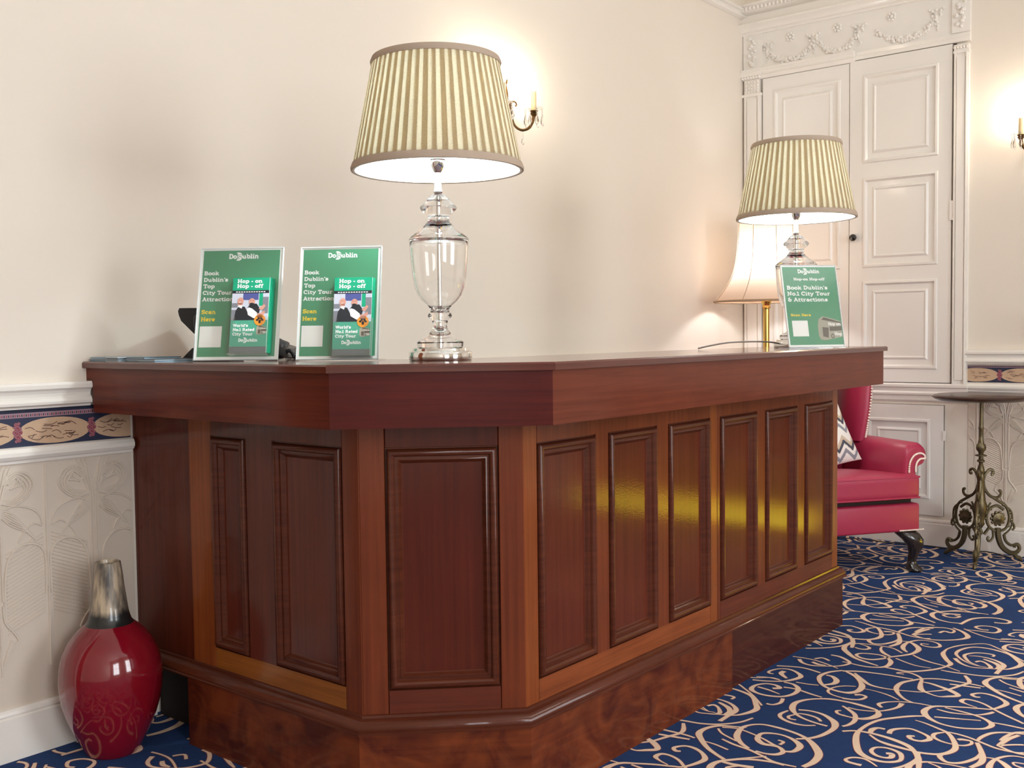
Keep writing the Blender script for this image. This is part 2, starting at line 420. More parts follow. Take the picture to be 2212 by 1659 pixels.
# front wall (behind the viewpoint) with two tall window openings
WIN = [(-2.7, -1.2), (.5, 2.0)]; WZ0, WZ1 = .75, 2.9
mb = MB()
xs = [XL]
for a, b_ in WIN: xs += [a, b_]
xs.append(XD)
for i in range(0, len(xs)-1, 2): mb.box((xs[i], YF-.1, -.02), (xs[i+1], YF, ZC))
for a, b_ in WIN:
    mb.box((a, YF-.1, -.02), (b_, YF, WZ0)); mb.box((a, YF-.1, WZ1), (b_, YF, ZC))
struct(mb.build('wall_front', M['wall']))
M['sky'] = emission('daylight_sky', (.93, .97, 1.), 10.)
for k, (a, b_) in enumerate(WIN):
    mb = MB()
    for x in (a, (a+b_)/2-.02, b_-.04): mb.box((x, YF-.07, WZ0), (x+.04, YF-.02, WZ1))
    for z in (WZ0, (WZ0+WZ1)/2-.02, WZ1-.04): mb.box((a, YF-.07, z), (b_, YF-.02, z+.04))
    w = struct(mb.build('window_%d' % (k+1), M['trim']))
    p = MB(); p.quad((a, YF-.09, WZ0), (b_, YF-.09, WZ0), (b_, YF-.09, WZ1), (a, YF-.09, WZ1)); p.build('pane', M['sky'], w)

# ---- carpet: base plane plus woven scroll strokes in one floor mesh
# one repeat of the woven scroll pattern: strokes of (x mm, y mm, half-width), repeated half-drop over the floor
TILE = (
    '2312,-1633,2 2305,-1610,2 2288,-1617,2 2281,-1645,3 2294,-1667,4 2314,-1672,4 2341,-1658,3 2354,-1631,2 2350,-1600,2 2327,-1578,3 2286,-1565,4 2237,-1567,6 2199,-1581,5 2173,-1603,2;'
    '2294,-1542,1 2299,-1566,3 2277,-1595,6 2231,-1624,7 2171,-1624,5 2127,-1604,4 2087,-1578,3 2046,-1559,4 2015,-1533,4 2012,-1499,4 2034,-1473,4 2061,-1478,3 2078,-1509,3 2082,-1545,3 2060,-1577,4 2025,-1597,6 1971,-1600,5 1941,-1574,3 1928,-1537,3 1932,-1490,2 1934,-1463,2;'
    '1963,-1575,2 1976,-1533,4 1999,-1481,5 2042,-1438,7 2081,-1410,7 2131,-1402,5 2167,-1425,3 2184,-1464,2 2191,-1506,2 2187,-1549,2 2153,-1592,2;2119,-1435,2 2110,-1456,3 2119,-1476,4 2141,-1480,4 2158,-1462,2 2168,-1434,1;'
    '2319,-1524,2 2274,-1524,4 2219,-1502,4 2201,-1470,4 2232,-1443,5 2266,-1455,3;2181,-1510,2 2150,-1517,3 2114,-1540,5 2090,-1571,3;2152,-1630,2 2123,-1668,3 2107,-1706,3 2095,-1756,2 2067,-1812,1;'
    '2080,-1595,2 2058,-1634,2 2041,-1678,2 2045,-1725,1;'
    '1961,-1601,3 1961,-1636,4 1964,-1676,4 1995,-1709,4 2040,-1740,4 2086,-1758,3 2129,-1764,6 2166,-1740,6 2224,-1710,6 2267,-1703,3 2304,-1704,2 2353,-1720,3 2400,-1749,2 2440,-1795,2 2410,-1844,2 2366,-1896,2 2306,-1953,2;'
    '2202,-1756,5 2158,-1788,4 2137,-1826,2 2147,-1860,2 2159,-1883,2 2173,-1915,2 2201,-1939,4 2263,-1955,7 2311,-1930,6 2359,-1895,5 2380,-1852,4 2387,-1806,3 2369,-1766,3 2315,-1743,4 2261,-1743,4 2220,-1765,3 2186,-1796,2 2165,-1834,1 2166,-1870,1;'
    '2299,-1854,3 2321,-1852,3 2322,-1823,3 2303,-1790,3 2260,-1772,4 2216,-1790,4 2187,-1812,2 2162,-1851,1;2259,-1786,1 2273,-1812,2 2271,-1848,3 2253,-1884,4 2219,-1911,6 2165,-1912,5 2113,-1913,5;'
    '2202,-1824,3 2221,-1834,4 2210,-1856,3 2174,-1881,5 2158,-1875,2;2043,-1758,2 2044,-1795,3 2053,-1834,3 2064,-1882,3 2092,-1926,3 2141,-1964,3 2195,-1979,2;'
    '1837,-1502,4 1866,-1547,4 1879,-1592,3 1888,-1638,3 1892,-1684,3 1895,-1715,2;1839,-1512,2 1822,-1544,3 1771,-1586,4 1730,-1610,7 1677,-1616,7 1643,-1603,4 1636,-1582,3;'
    '1841,-1542,2 1792,-1586,5 1759,-1622,4 1751,-1663,3 1759,-1704,2 1772,-1741,2 1789,-1776,2 1822,-1806,2 1864,-1836,3 1916,-1853,4 1961,-1868,4 1992,-1862,5 2034,-1837,3;'
    '1927,-1675,2 1925,-1652,2 1949,-1670,2 1949,-1697,3 1919,-1734,3 1858,-1751,5 1812,-1768,7 1793,-1792,3 1780,-1831,2 1800,-1857,5 1825,-1877,6 1854,-1848,7 1873,-1810,5 1886,-1776,4 1887,-1751,2;'
    '1676,-1790,2 1692,-1758,3 1731,-1724,4 1780,-1701,6 1837,-1698,5 1881,-1717,4 1922,-1743,3 1950,-1787,3 1957,-1836,3 1960,-1886,3 1956,-1919,2;1710,-1622,1 1710,-1659,1 1698,-1705,2 1674,-1746,1;'
    '1634,-1622,2 1647,-1639,2 1638,-1657,2 1608,-1653,2 1591,-1632,2 1583,-1603,2;1562,-1612,3 1564,-1650,3 1559,-1690,3 1549,-1721,3 1513,-1741,7 1477,-1738,4 1449,-1717,2 1444,-1684,2 1449,-1657,2;'
    '1518,-1647,2 1518,-1680,2 1537,-1723,2 1571,-1750,3 1613,-1765,4 1651,-1763,6;1579,-1727,3 1601,-1709,4 1624,-1716,3 1646,-1733,2 1664,-1757,2 1678,-1792,2 1682,-1820,2 1684,-1846,1;'
    '1521,-1628,2 1500,-1657,4 1471,-1686,5 1426,-1703,5 1385,-1702,4 1361,-1692,3;'
    '1694,-1877,2 1689,-1926,3 1683,-1962,3 1666,-1999,4 1634,-2026,6 1594,-2020,4 1570,-1994,3 1551,-1954,3 1552,-1909,3 1570,-1875,5 1597,-1850,7 1629,-1837,7 1666,-1840,5 1690,-1854,4 1709,-1885,3 1732,-1925,3 1750,-1967,3 1766,-1993,3 1814,-2011,5 1846,-2012,6 1876,-1986,4 1892,-1953,4 1889,-1925,3 1862,-1908,4 1845,-1922,4 1851,-1935,3;'
    '1752,-1953,1 1763,-1921,2 1778,-1900,5 1803,-1903,4 1808,-1928,3 1795,-1962,3 1765,-1998,3 1734,-2040,3 1708,-2080,3 1696,-2096,3;1665,-1862,2 1660,-1899,3 1670,-1934,2 1690,-1972,2 1720,-1994,4 1743,-2002,3;'
    '1596,-1876,3 1612,-1913,3 1631,-1954,2 1648,-1992,2;1652,-2023,2 1656,-2060,3 1656,-2106,3;1874,-2054,4 1892,-2019,4 1917,-1980,5 1954,-1942,6 1994,-1911,7 2038,-1909,5 2079,-1929,4 2102,-1973,3 2116,-1998,2;'
    '1952,-1952,1 1950,-1986,2 1938,-2032,2;2059,-1937,2 2031,-1966,2 2007,-2023,2;'
    '1584,-1850,3 1563,-1823,4 1521,-1789,4 1479,-1761,4 1427,-1746,4 1368,-1742,4 1320,-1749,6 1257,-1773,7 1208,-1801,7 1186,-1836,6 1185,-1870,4 1201,-1894,4 1226,-1905,4 1264,-1892,5 1279,-1871,4 1282,-1844,3 1266,-1822,3 1237,-1822,4 1217,-1841,4 1214,-1864,3 1226,-1879,5 1249,-1873,6 1245,-1859,4;'
    '1325,-1706,3 1350,-1733,3 1360,-1771,4 1357,-1817,5 1347,-1857,6 1332,-1889,6 1307,-1913,5 1270,-1936,6 1223,-1953,5 1191,-1962,4;1348,-1776,2 1321,-1809,3 1310,-1843,5 1307,-1880,5 1305,-1909,3;'
    '1414,-1796,4 1410,-1776,4 1388,-1768,6 1361,-1773,4;1413,-1880,3 1403,-1867,5 1385,-1882,4 1388,-1906,4 1414,-1920,6 1435,-1909,4 1452,-1881,3 1460,-1851,3 1440,-1825,4 1415,-1813,5 1388,-1817,5;'
    '1536,-1841,1 1530,-1869,2 1513,-1909,3 1493,-1945,4 1448,-1974,5 1399,-1994,6 1362,-1993,6 1329,-1977,5 1312,-1950,4 1304,-1922,4;'
    '1491,-1936,2 1466,-1919,4 1439,-1923,4 1421,-1949,3 1418,-1982,2 1427,-2008,3 1451,-2020,3 1471,-2013,3 1468,-1990,5 1459,-1983,4;1500,-1943,2 1501,-1969,3 1494,-2004,3 1478,-2041,3 1461,-2083,3 1461,-2129,3 1473,-2149,3;'
    '1489,-2027,3 1521,-2029,4 1566,-2043,4 1594,-2071,3 1614,-2116,3;1596,-2107,4 1554,-2092,5 1512,-2085,5 1481,-2082,3 1498,-2095,3 1517,-2115,3 1531,-2135,3;1470,-2030,4 1428,-2050,5 1374,-2071,6 1332,-2076,6 1287,-2064,4;'
    '1129,-1836,5 1128,-1821,4 1130,-1798,4 1143,-1789,3 1165,-1800,3 1174,-1825,3 1163,-1849,2 1146,-1871,1;'
    '1092,-1640,3 1107,-1658,5 1150,-1657,7 1179,-1628,5 1193,-1596,3 1193,-1567,3 1181,-1542,4 1163,-1532,4 1127,-1541,6 1105,-1567,6 1108,-1594,4 1108,-1612,2;1154,-1590,2 1150,-1608,3 1126,-1608,3;'
    '1144,-1422,2 1161,-1463,2 1153,-1510,2 1137,-1554,2 1117,-1592,3 1105,-1620,4 1084,-1637,5 1059,-1630,5 1046,-1605,3 1046,-1575,3;'
    '1051,-1552,3 1073,-1517,5 1112,-1485,7 1173,-1469,5 1211,-1479,3 1235,-1506,3 1239,-1546,4 1235,-1588,4 1223,-1629,4 1200,-1664,6 1164,-1697,8 1123,-1722,8 1070,-1729,7 1026,-1720,5;'
    '1066,-1463,2 1051,-1507,3 1043,-1558,3 1026,-1605,3 1009,-1649,3 1015,-1706,2;940,-1544,2 973,-1570,4 994,-1605,4 1005,-1645,3 1005,-1677,2;928,-1537,4 929,-1570,5 943,-1620,6;'
    '1192,-1626,3 1221,-1655,4 1264,-1673,5 1327,-1679,6 1370,-1666,8 1397,-1641,6 1418,-1606,4 1421,-1568,3 1409,-1537,3;1321,-1628,2 1301,-1601,3 1298,-1562,4 1315,-1525,4 1343,-1509,4 1384,-1515,2;'
    '1327,-1566,2 1325,-1547,3 1340,-1536,3 1361,-1543,2 1379,-1550,2 1386,-1576,3 1379,-1608,3 1360,-1628,3;'
    '1336,-1657,3 1339,-1621,3 1350,-1580,3 1371,-1546,4 1407,-1518,7 1456,-1505,6 1499,-1517,4 1532,-1543,3 1555,-1578,4 1561,-1626,3 1557,-1676,4 1548,-1724,3;'
    '1480,-1641,2 1469,-1631,3 1450,-1643,3 1444,-1672,2 1451,-1706,2 1477,-1729,3 1511,-1738,5;1522,-1348,3 1516,-1389,3 1501,-1433,1;'
    '1537,-1392,5 1554,-1408,6 1571,-1387,4 1565,-1355,3 1531,-1336,4 1489,-1342,6 1468,-1373,4 1467,-1413,4 1487,-1450,4 1531,-1467,5 1580,-1460,6 1612,-1430,4 1615,-1396,3;'
    '1569,-1415,3 1575,-1441,3 1573,-1469,3 1561,-1512,3 1554,-1549,2;1399,-1437,3 1402,-1457,3 1432,-1468,4 1471,-1458,4;'
    '1574,-1304,3 1588,-1341,3 1615,-1383,3 1652,-1407,5 1698,-1416,6 1731,-1387,4 1745,-1353,3 1729,-1324,2 1693,-1310,3 1671,-1315,3 1669,-1333,2;1717,-1349,6 1688,-1351,6 1655,-1386,3;1610,-1300,2 1627,-1336,2 1623,-1382,1;'
    '1638,-1426,2 1643,-1464,2 1654,-1496,2;1668,-1509,3 1697,-1528,6 1732,-1524,7 1761,-1499,5 1764,-1476,3;'
    '1835,-1517,2 1800,-1562,3 1744,-1602,6 1681,-1616,6 1643,-1596,5 1638,-1560,4 1655,-1516,4 1695,-1482,5 1744,-1463,5 1800,-1472,4 1842,-1501,3;'
    '1639,-1620,3 1650,-1635,3 1640,-1656,3 1602,-1646,3 1588,-1605,2 1598,-1561,2 1623,-1540,3 1661,-1542,2 1695,-1562,2 1715,-1595,1;1320,-1317,3 1314,-1331,4 1296,-1362,6 1269,-1381,6 1238,-1382,5;'
    '1884,-1304,2 1891,-1342,2 1890,-1384,2 1874,-1433,2 1852,-1480,1;1869,-1334,5 1839,-1359,4 1830,-1396,3 1854,-1442,2 1887,-1477,3 1936,-1488,4 1977,-1441,4 1981,-1403,3;1905,-1375,3 1930,-1393,3 1915,-1424,3;'
    '1868,-1383,4 1855,-1408,5 1859,-1434,2;1755,-1304,3 1783,-1361,3 1787,-1401,3 1774,-1451,3;2219,-1392,3 2167,-1403,4 2094,-1386,3 2037,-1345,3 2000,-1300,3;988,-1304,3 996,-1342,4 1008,-1393,3;'
    '2761,-1592,3 2760,-1611,4 2732,-1604,3 2725,-1574,3 2746,-1552,4 2776,-1572,2;2662,-1646,3 2651,-1603,3 2670,-1550,4 2719,-1516,7 2764,-1515,5 2810,-1545,3 2875,-1600,2;'
    '2648,-1646,4 2742,-1656,5 2797,-1690,4 2819,-1739,4 2802,-1785,5 2765,-1783,4 2749,-1742,4;2630,-1753,3 2621,-1732,3 2641,-1703,4 2673,-1718,3 2683,-1759,3 2650,-1788,5 2603,-1780,4 2595,-1733,3 2584,-1683,2;'
    '2592,-1675,2 2558,-1720,2 2530,-1771,2 2524,-1815,2 2560,-1862,2 2558,-1893,2;2579,-1639,3 2545,-1685,5 2490,-1718,7 2440,-1703,4 2389,-1652,3 2374,-1598,3 2399,-1545,3;'
    '2481,-1618,4 2514,-1626,4 2509,-1654,4 2547,-1652,3 2561,-1615,3 2529,-1564,4 2483,-1548,4 2439,-1544,4')
STROKES = []
for st in TILE.split(';'):
    P_ = [tuple(float(v) for v in q.split(',')) for q in st.split()]
    STROKES.append(spline([(x/1000, y/1000, w*.00122+.0009) for x, y, w in P_], 5))
RV1, RV2 = (.915, .534), (.930, -.520)
FL = MB()
FL.quad((XL, YF, 0), (XD, YF, 0), (XD, 0, 0), (XL, 0, 0), 0)
for i in range(-7, 8):
    for j in range(-7, 8):
        ox, oy = i*RV1[0]+j*RV2[0], i*RV1[1]+j*RV2[1]
        for si, st in enumerate(STROKES):
            run_ = []
            segs = []
            for x, y, w in st:
                x += ox; y += oy
                ok = XL+.02 < x < XD-.025 and -5.0 < y < -.025 and not (x > .75 and -1.2 < y < -.9 and x < 2.2)
                if ok: run_.append((x, y, w))
                elif run_: segs.append(run_); run_ = []
            if run_: segs.append(run_)
            for sg in segs:
                if len(sg) < 3: continue
                e = si*4e-6
                P2 = [(q[0], q[1]) for q in sg]; W2 = [q[2] for q in sg]
                FL.ribbon(P2, [w+.0019 for w in W2], lambda u, v: (u, v, .0003+e), 2)
                FL.ribbon(P2, W2, lambda u, v: (u, v, .0008+e), 1)
struct(FL.build('floor', [M['carpet'], M['scroll'], M['scrolledge']]))

# ---- running mouldings: profile (out, z) along a wall
def wallmap(which):
    if which == 'back': return lambda s, o, z: (s, -o, z)            # s = x
    return lambda s, o, z: (XD-o, s, z)                                # s = y
def run(mb, prof, s0, s1, which, mi=0):
    f = wallmap(which); n = len(prof)
    vs = [f(s0, o, z) for o, z in prof]+[f(s1, o, z) for o, z in prof]
    fs = [[i, (i+1) % n, n+(i+1) % n, n+i] for i in range(n)]+[list(range(n)), [n+i for i in range(n)][::-1]]
    mb.add(vs, fs, mi)
CHAIR = [(0, 1.025), (.030, 1.025), (.033, 1.018), (.033, 1.008), (.024, 1.002), (.020, .994), (.019, .986), (.026, .980), (.030, .972), (.029, .965), (.020, .960), (.018, .955), (0, .955)]
LOW = [(0, .852), (.012, .852), (.020, .848), (.026, .838), (.026, .828), (.020, .819), (.014, .816), (.012, .808), (0, .808)]
BASE = [(0, .140), (.010, .140), (.016, .134), (.018, .126), (.014, .119), (.020, .116), (.020, 0), (0, 0)]
SX1 = .1448
TN = [0]
def trim(mb, mat, label=None):
    TN[0] += 1; return struct(mb.build('trim_%d' % TN[0], mat), label)
mb = MB(); run(mb, CHAIR, XL, -1.86, 'back'); run(mb, CHAIR, -.54, .0122, 'back'); trim(mb, M['trim'])
mb = MB(); run(mb, LOW, XL, -1.86, 'back'); run(mb, LOW, -.54, SX1-.002, 'back'); trim(mb, M['trim'])
mb = MB(); run(mb, BASE, XL, -1.86, 'back'); run(mb, BASE, -.54, SX1+.05, 'back'); struct(mb.build('baseboard_back', M['trim']))
mb = MB(); run(mb, CHAIR, .5, XD, 'back'); run(mb, LOW, .5, XD, 'back'); run(mb, BASE, .5, XD, 'back'); trim(mb, M['trim'])
PIC = [(0, 2.985), (.045, 2.985), (.045, 2.975), (.028, 2.972), (.022, 2.962), (.03, 2.956), (.03, 2.948), (.012, 2.942), (0, 2.942)]
mb = MB(); run(mb, PIC, XL, XD, 'back'); trim(mb, M['trim'])
YB = -1.256                                    # right edge of the door surround
mb = MB(); run(mb, [(o+.004, z+.006) for o, z in CHAIR], YF, YB+.015, 'right'); trim(mb, M['trim'])
mb = MB(); run(mb, [(o, z+.012) for o, z in LOW], YF, YB+.015, 'right'); trim(mb, M['trim'])
mb = MB(); run(mb, BASE, YF, 0, 'right'); struct(mb.build('baseboard_right', M['trim']))

# ---- wallpaper border: navy strip with tied tan pods
def border(s0, s1, z0, z1, which, phase, strip, per=.213):
    mb = MB(); f = wallmap(which); t = .003
    mb.quad(f(s0, t, z0), f(s1, t, z0), f(s1, t, z1), f(s0, t, z1), 0)
    zt = z1-strip
    if strip:
        mb.quad(f(s0, t+.0003, zt), f(s1, t+.0003, zt), f(s1, t+.0003, zt+strip*.55), f(s0, t+.0003, zt+strip*.55), 4)
        n = int((s1-s0)/.006)
        for i in range(n):
            a = s0+i*.006
            mb.quad(f(a, t+.0005, zt+.003), f(a+.003, t+.0005, zt+.003), f(a+.003, t+.0005, zt+.009), f(a, t+.0005, zt+.009), 2 if i % 2 else 0)
    zc = (z0+zt)/2; hz = (zt-z0)/2
    k0 = math.floor((s0-phase)/per)-1; k1 = math.ceil((s1-phase)/per)+1
    rr = random.Random(3)
    def clip(s): return max(s0, min(s1, s))
    for k in range(k0, k1+1):
        c = phase+k*per; hw = per*.5-.004
        pts = []
        for i in range(28):
            a = 2*PI*i/28; x = math.cos(a); y = math.sin(a)
            pts.append((c+hw*x, zc+hz*.92*math.copysign(abs(y)**.85, y)*(1-.12*abs(x)**6)))
        if pts[14][0] >= s1 or pts[0][0] <= s0: continue
        mb.add([f(clip(p[0]), t+.0006, p[1]) for p in pts], [list(range(28))], 1)
        for j in range(24):
            u = rr.uniform(-.75, .75); v = rr.uniform(-.6, .6)*math.sqrt(1-u*u); x = c+u*hw; z = zc+v*hz
            l = rr.uniform(.008, .022); dz = rr.uniform(-.006, .006)
            if s0+.03 < x < s1-.03:
                mb.ribbon(spline([(x-l, z), (x, z+dz), (x+l*.8, z+rr.uniform(-.006, .006))], 3), [.0009]*7, lambda p, q: f(p, t+.0009, q), 3)
        e = c+per/2
        if s0+.01 < e < s1-.01:
            for qi, (dx, dz, r) in enumerate(((0, .012, .009), (0, -.012, .009), (-.006, 0, .008), (.006, 0, .008), (-.004, .022, .006), (.004, -.022, .006), (.004, .024, .005), (-.004, -.024, .005), (.008, .010, .004), (-.008, -.010, .004), (.009, -.014, .004), (-.009, .014, .004))):
                disc(mb, e+dx, zc+dz, r, r*.9, lambda p, q: f(p, t+.0009+qi*2e-5, q), 2, 10)
                mb.ribbon(arc(e+dx, zc+dz, r*.6, r*.55, 0, 300, 8), .0007, lambda p, q: f(p, t+.0014, q), 4)
    return trim(mb, [M['navy'], M['tan'], M['maroon'], M['line'], M['pinkstrip']])
border(-.54, SX1-.002, .852, .955, 'back', .018-.213/2+.003, .024)
border(-2.0, YB+.012, .868, .952, 'right', -1.36+.06, .008)

# ---- embossed dado paper: raised plant motif in the same mesh as the dado
def dado(s0, s1, z0, z1, which, ax, per=.28):
    mb = MB(); f = wallmap(which)
    mb.box((s0, 0, z0), (s1, .004, z1), 0, fr=lambda s, o, z: f(s, o, z))
    H = z1-z0
    stem = [(.0, -.02), (.0, .46)]
    S = []
    def add(p, w=.0016, n=5): S.append((spline(p, n), w))
    for dx in (.003, .012): add([(dx, 0), (dx, .2), (dx, .4), (dx*1.2, .46), (dx*2.5, .53)])
    # upper flower: nested curling bands
    for k in range(4):
        d = k*.009
        add([(.012, .46+d*.3), (.05, .445+d), (.085-d*.3, .475+d), (.105-d, .53), (.088-d, .585-d*.6), (.055, .60-d), (.03+d*.4, .58-d), (.022+d*.5, .545)])
    for k in range(4):
        add([(.04+k*.006, .52+k*.004), (.055+k*.006, .535), (.062+k*.006, .56), (.058+k*.003, .58)], .0012, 4)
    for k in range(3):
        add([(.004+k*.005, .47), (.012+k*.008, .55), (.02+k*.012, .62), (.045+k*.014, .645)], .0013)
    # leaf under it
    for k in range(6):
        add([(.012, .43-k*.006), (.04, .41-k*.012), (.062+k*.006, .37-k*.014), (.075+k*.006, .325-k*.012)], .0013)
    add([(.012, .42), (.05, .44), (.095, .42), (.12, .38), (.128, .33)], .0015)
    add([(.125, .33), (.1, .345), (.07, .30), (.058, .26)], .0013)
    # big hatched pod
    add([(.016, -.02), (.02, .1), (.03, .19), (.06, .245), (.1, .25), (.128, .21), (.134, .12), (.132, 0)], .0018)
    for k in range(22):
        z = -.16+k*.018
        add([(.024, z), (.128, z+.075)], .0008, 1)
    # lower buds
    add([(.012, -.02), (.016, -.1), (.04, -.16), (.05, -.2), (.03, -.235), (.008, -.30)], .0016)
    for k in range(4): add([(.012+k*.002, -.28+k*.012), (.026, -.24+k*.008), (.04-k*.003, -.2+k*.004)], .0011)
    add([(.003, -.02), (.003, -.35)], .0014); add([(.14, .62), (.139, .3), (.14, 0), (.139, -.35)], .0014)
    zo = z0+(z1-z0)*.56-.29*0
    k0 = math.floor((s0-ax)/per)-1; k1 = math.ceil((s1-ax)/per)+1
    for k in range(k0, k1+1):
        for sg in (-1, 1):
            for si, (pts, w) in enumerate(S):
                if sg < 0 and pts[0][0] > .1399: continue
                w = w*(1+.012*(si % 17)+(.006 if sg > 0 else 0))
                q = [(ax+k*per+sg*p[0], .437+p[1]*.58) for p in pts]
                if any(not (s0+.003 < a < s1-.003 and z0+.01 < b < z1-.006) for a, b in q):
                    q = [p for p in q if s0+.003 < p[0] < s1-.003 and z0+.01 < p[1] < z1-.006]
                    if len(q) < 3: continue
                mb.tube([f(a, .0054, b) for a, b in q], w*1.9, 6)
    return trim(mb, M['dado'])
dado(-.54, SX1-.003, .138, .81, 'back', .02)
dado(-2.0, YB-.002, .138, .83, 'right', -1.44)

# ---- the tall press doors with their carved surround
YS0, YS1 = -.005, YB
def ring(mb, s0, s1, z0, z1, prof, f, mi=0, inner=True):
    """frame moulding: prof = (inset, out) pairs swept round a rectangle"""
    def rect(i, o): return [f(s0+i, o, z0+i), f(s1-i, o, z0+i), f(s1-i, o, z1-i), f(s0+i, o, z1-i)]
    vs = []; n = len(prof)
    for i, o in prof: vs += rect(i, o)
    fs = []
    for k in range(n-1):
        for j in range(4): fs.append([k*4+j, k*4+(j+1) % 4, (k+1)*4+(j+1) % 4, (k+1)*4+j])
    if inner: fs.append([(n-1)*4+j for j in range(4)])
    mb.add(vs, fs, mi, True)
fR = wallmap('right')
PANEL = [(0, .0), (.004, .006), (.014, .008), (.020, -.002), (.024, -.006), (.050, -.006), (.054, -.002), (.062, .001), (.066, -.002), (.07, -.004)]
def leaf(name, y0, y1, z0, z1, panels, face=.022):
    """door leaf whose face has raised panel mouldings; y0 > y1"""
    mb = MB()
    # frame around the panels
    ys = sorted([y0, y1]); pz = sorted(panels, key=lambda p: p[2])
    a, b_ = pz[0][0], pz[0][1]; lo, hi = min(a, b_), max(a, b_)
    mb.box((ys[0], .0, z0), (lo, face, z1), fr=fR); mb.box((hi, .0, z0), (ys[1], face, z1), fr=fR)
    zz = z0
    for p in pz:
        mb.box((lo, 0, zz), (hi, face, p[2]), fr=fR); zz = p[3]
    mb.box((lo, 0, zz), (hi, face, z1), fr=fR)
    for p in pz: ring(mb, lo, hi, p[2], p[3], PANEL, lambda s, o, z: fR(s, o+face, z))
    return struct(mb.build(name, M['door'], sharp=25))
# dark reveal behind the leaves so that the gaps read
mb = MB(); mb.box((-1.185, 0, .855), (-.115, .004, 2.60), fr=fR); trim(mb, M['gap'])
leaf('door_1', -.124, -.632, .862, 2.588, [(-.19, -.585, 2.04, 2.512), (-.19, -.585, 1.478, 1.962), (-.19, -.585, .932, 1.406)])
d2 = leaf('door_2', -.637, -1.171, .862, 2.594, [(-.71, -1.106, 2.04, 2.512), (-.71, -1.106, 1.478, 1.962), (-.71, -1.106, .932, 1.406)], .026)
mb = MB()
kf = lambda x, y, z: (XD-.026-z, -.668+x, 1.643+y)
mb.lathe([(.0, .0), (.011, 0), (.009, .012), (.017, .020), (.020, .030), (.017, .039), (.008, .044), (0, .045)], n=20, fr=kf)
mb.build('door_knob', M['blackk'], d2)
mb = MB(); mb.lathe([(0, 0), (.026, 0), (.026, .003), (0, .003)], n=20, fr=kf); mb.build('rose', M['door'], d2)
mb = MB(); mb.box((-1.185, .026, 1.70), (-1.165, .034, 1.80), fr=fR); mb.build('hinge', M['trim'], d2)
leaf('door_3', -.05, -.60, .16, .742, [(-.12, -.54, .245, .668)], .014)
d4 = leaf('door_4', -.665, -1.137, .16, .742, [(-.734, -1.072, .245, .668)], .014)
mb = MB(); mb.box((-1.150, .01, .56), (-1.136, .020, .61), fr=fR); mb.build('hinge', M['trim'], d4)
mb = MB(); mb.box((-1.139, 0, .159), (-.664, .003, .744), fr=fR); trim(mb, M['gap'])
# dado rail under the tall doors
RAILD = [(0, .858), (.030, .858), (.034, .850), (.032, .838), (.022, .832), (.018, .815), (.024, .806), (.022, .797), (.014, .79), (.012, .768), (.006, .76), (0, .758)]
mb = MB(); run(mb, RAILD, YB, 0, 'right'); trim(mb, M['trim'])
# pilasters
mb = MB()
def pil(y0, y1, z0, z1):
    w = y1-y0
    mb.box((y0, 0, z0), (y1, .03, z1), fr=fR); mb.box((y0+w*.22, .03, z0+.02), (y1-w*.22, .036, z1-.02), fr=fR)
    mb.box((y0+w*.08, .03, z0), (y0+w*.16, .040, z1), fr=fR); mb.box((y1-w*.16, .03, z0), (y1-w*.08, .040, z1), fr=fR)
pil(-.116, -.008, .858, 2.50); pil(-1.252, -1.180, .858, 2.54)
trim(mb, M['trim'])
mb = MB()
# left capital: necking band, carved block, abacus
mb.box((-.12, 0, 2.495), (0, .042, 2.51), fr=fR); mb.box((-.108, 0, 2.51), (-.014, .036, 2.59), fr=fR)
for i in range(5):
    for j in range(4): mb.ball((-.098+i*.018, .036, 2.522+j*.018), .0085, 8, fr=fR)
for i in range(7): mb.ball((-.112+i*.017, .045, 2.602), .011, 8, fr=fR)
mb.box((-.126, 0, 2.608), (0, .055, 2.645), fr=fR)
mb.box((-1.256, 0, 2.54), (-1.178, .036, 2.553), fr=fR); mb.box((-1.252, 0, 2.553), (-1.18, .03, 2.585), fr=fR)
for i in range(5): mb.ball((-1.245+i*.015, .034, 2.570), .008, 8, fr=fR)
trim(mb, M['trim'])
# lintel: bold strip over the left leaf, flat strip over the right
mb = MB(); run(mb, [(0, 2.646), (.060, 2.646), (.060, 2.634), (.048, 2.628), (.042, 2.612), (.05, 2.606), (.036, 2.594), (.03, 2.590), (0, 2.590)], -.665, -.004, 'right')
run(mb, [(0, 2.640), (.024, 2.640), (.02, 2.622), (.028, 2.618), (.028, 2.598), (0, 2.598)], YB, -.665, 'right'); trim(mb, M['trim'])
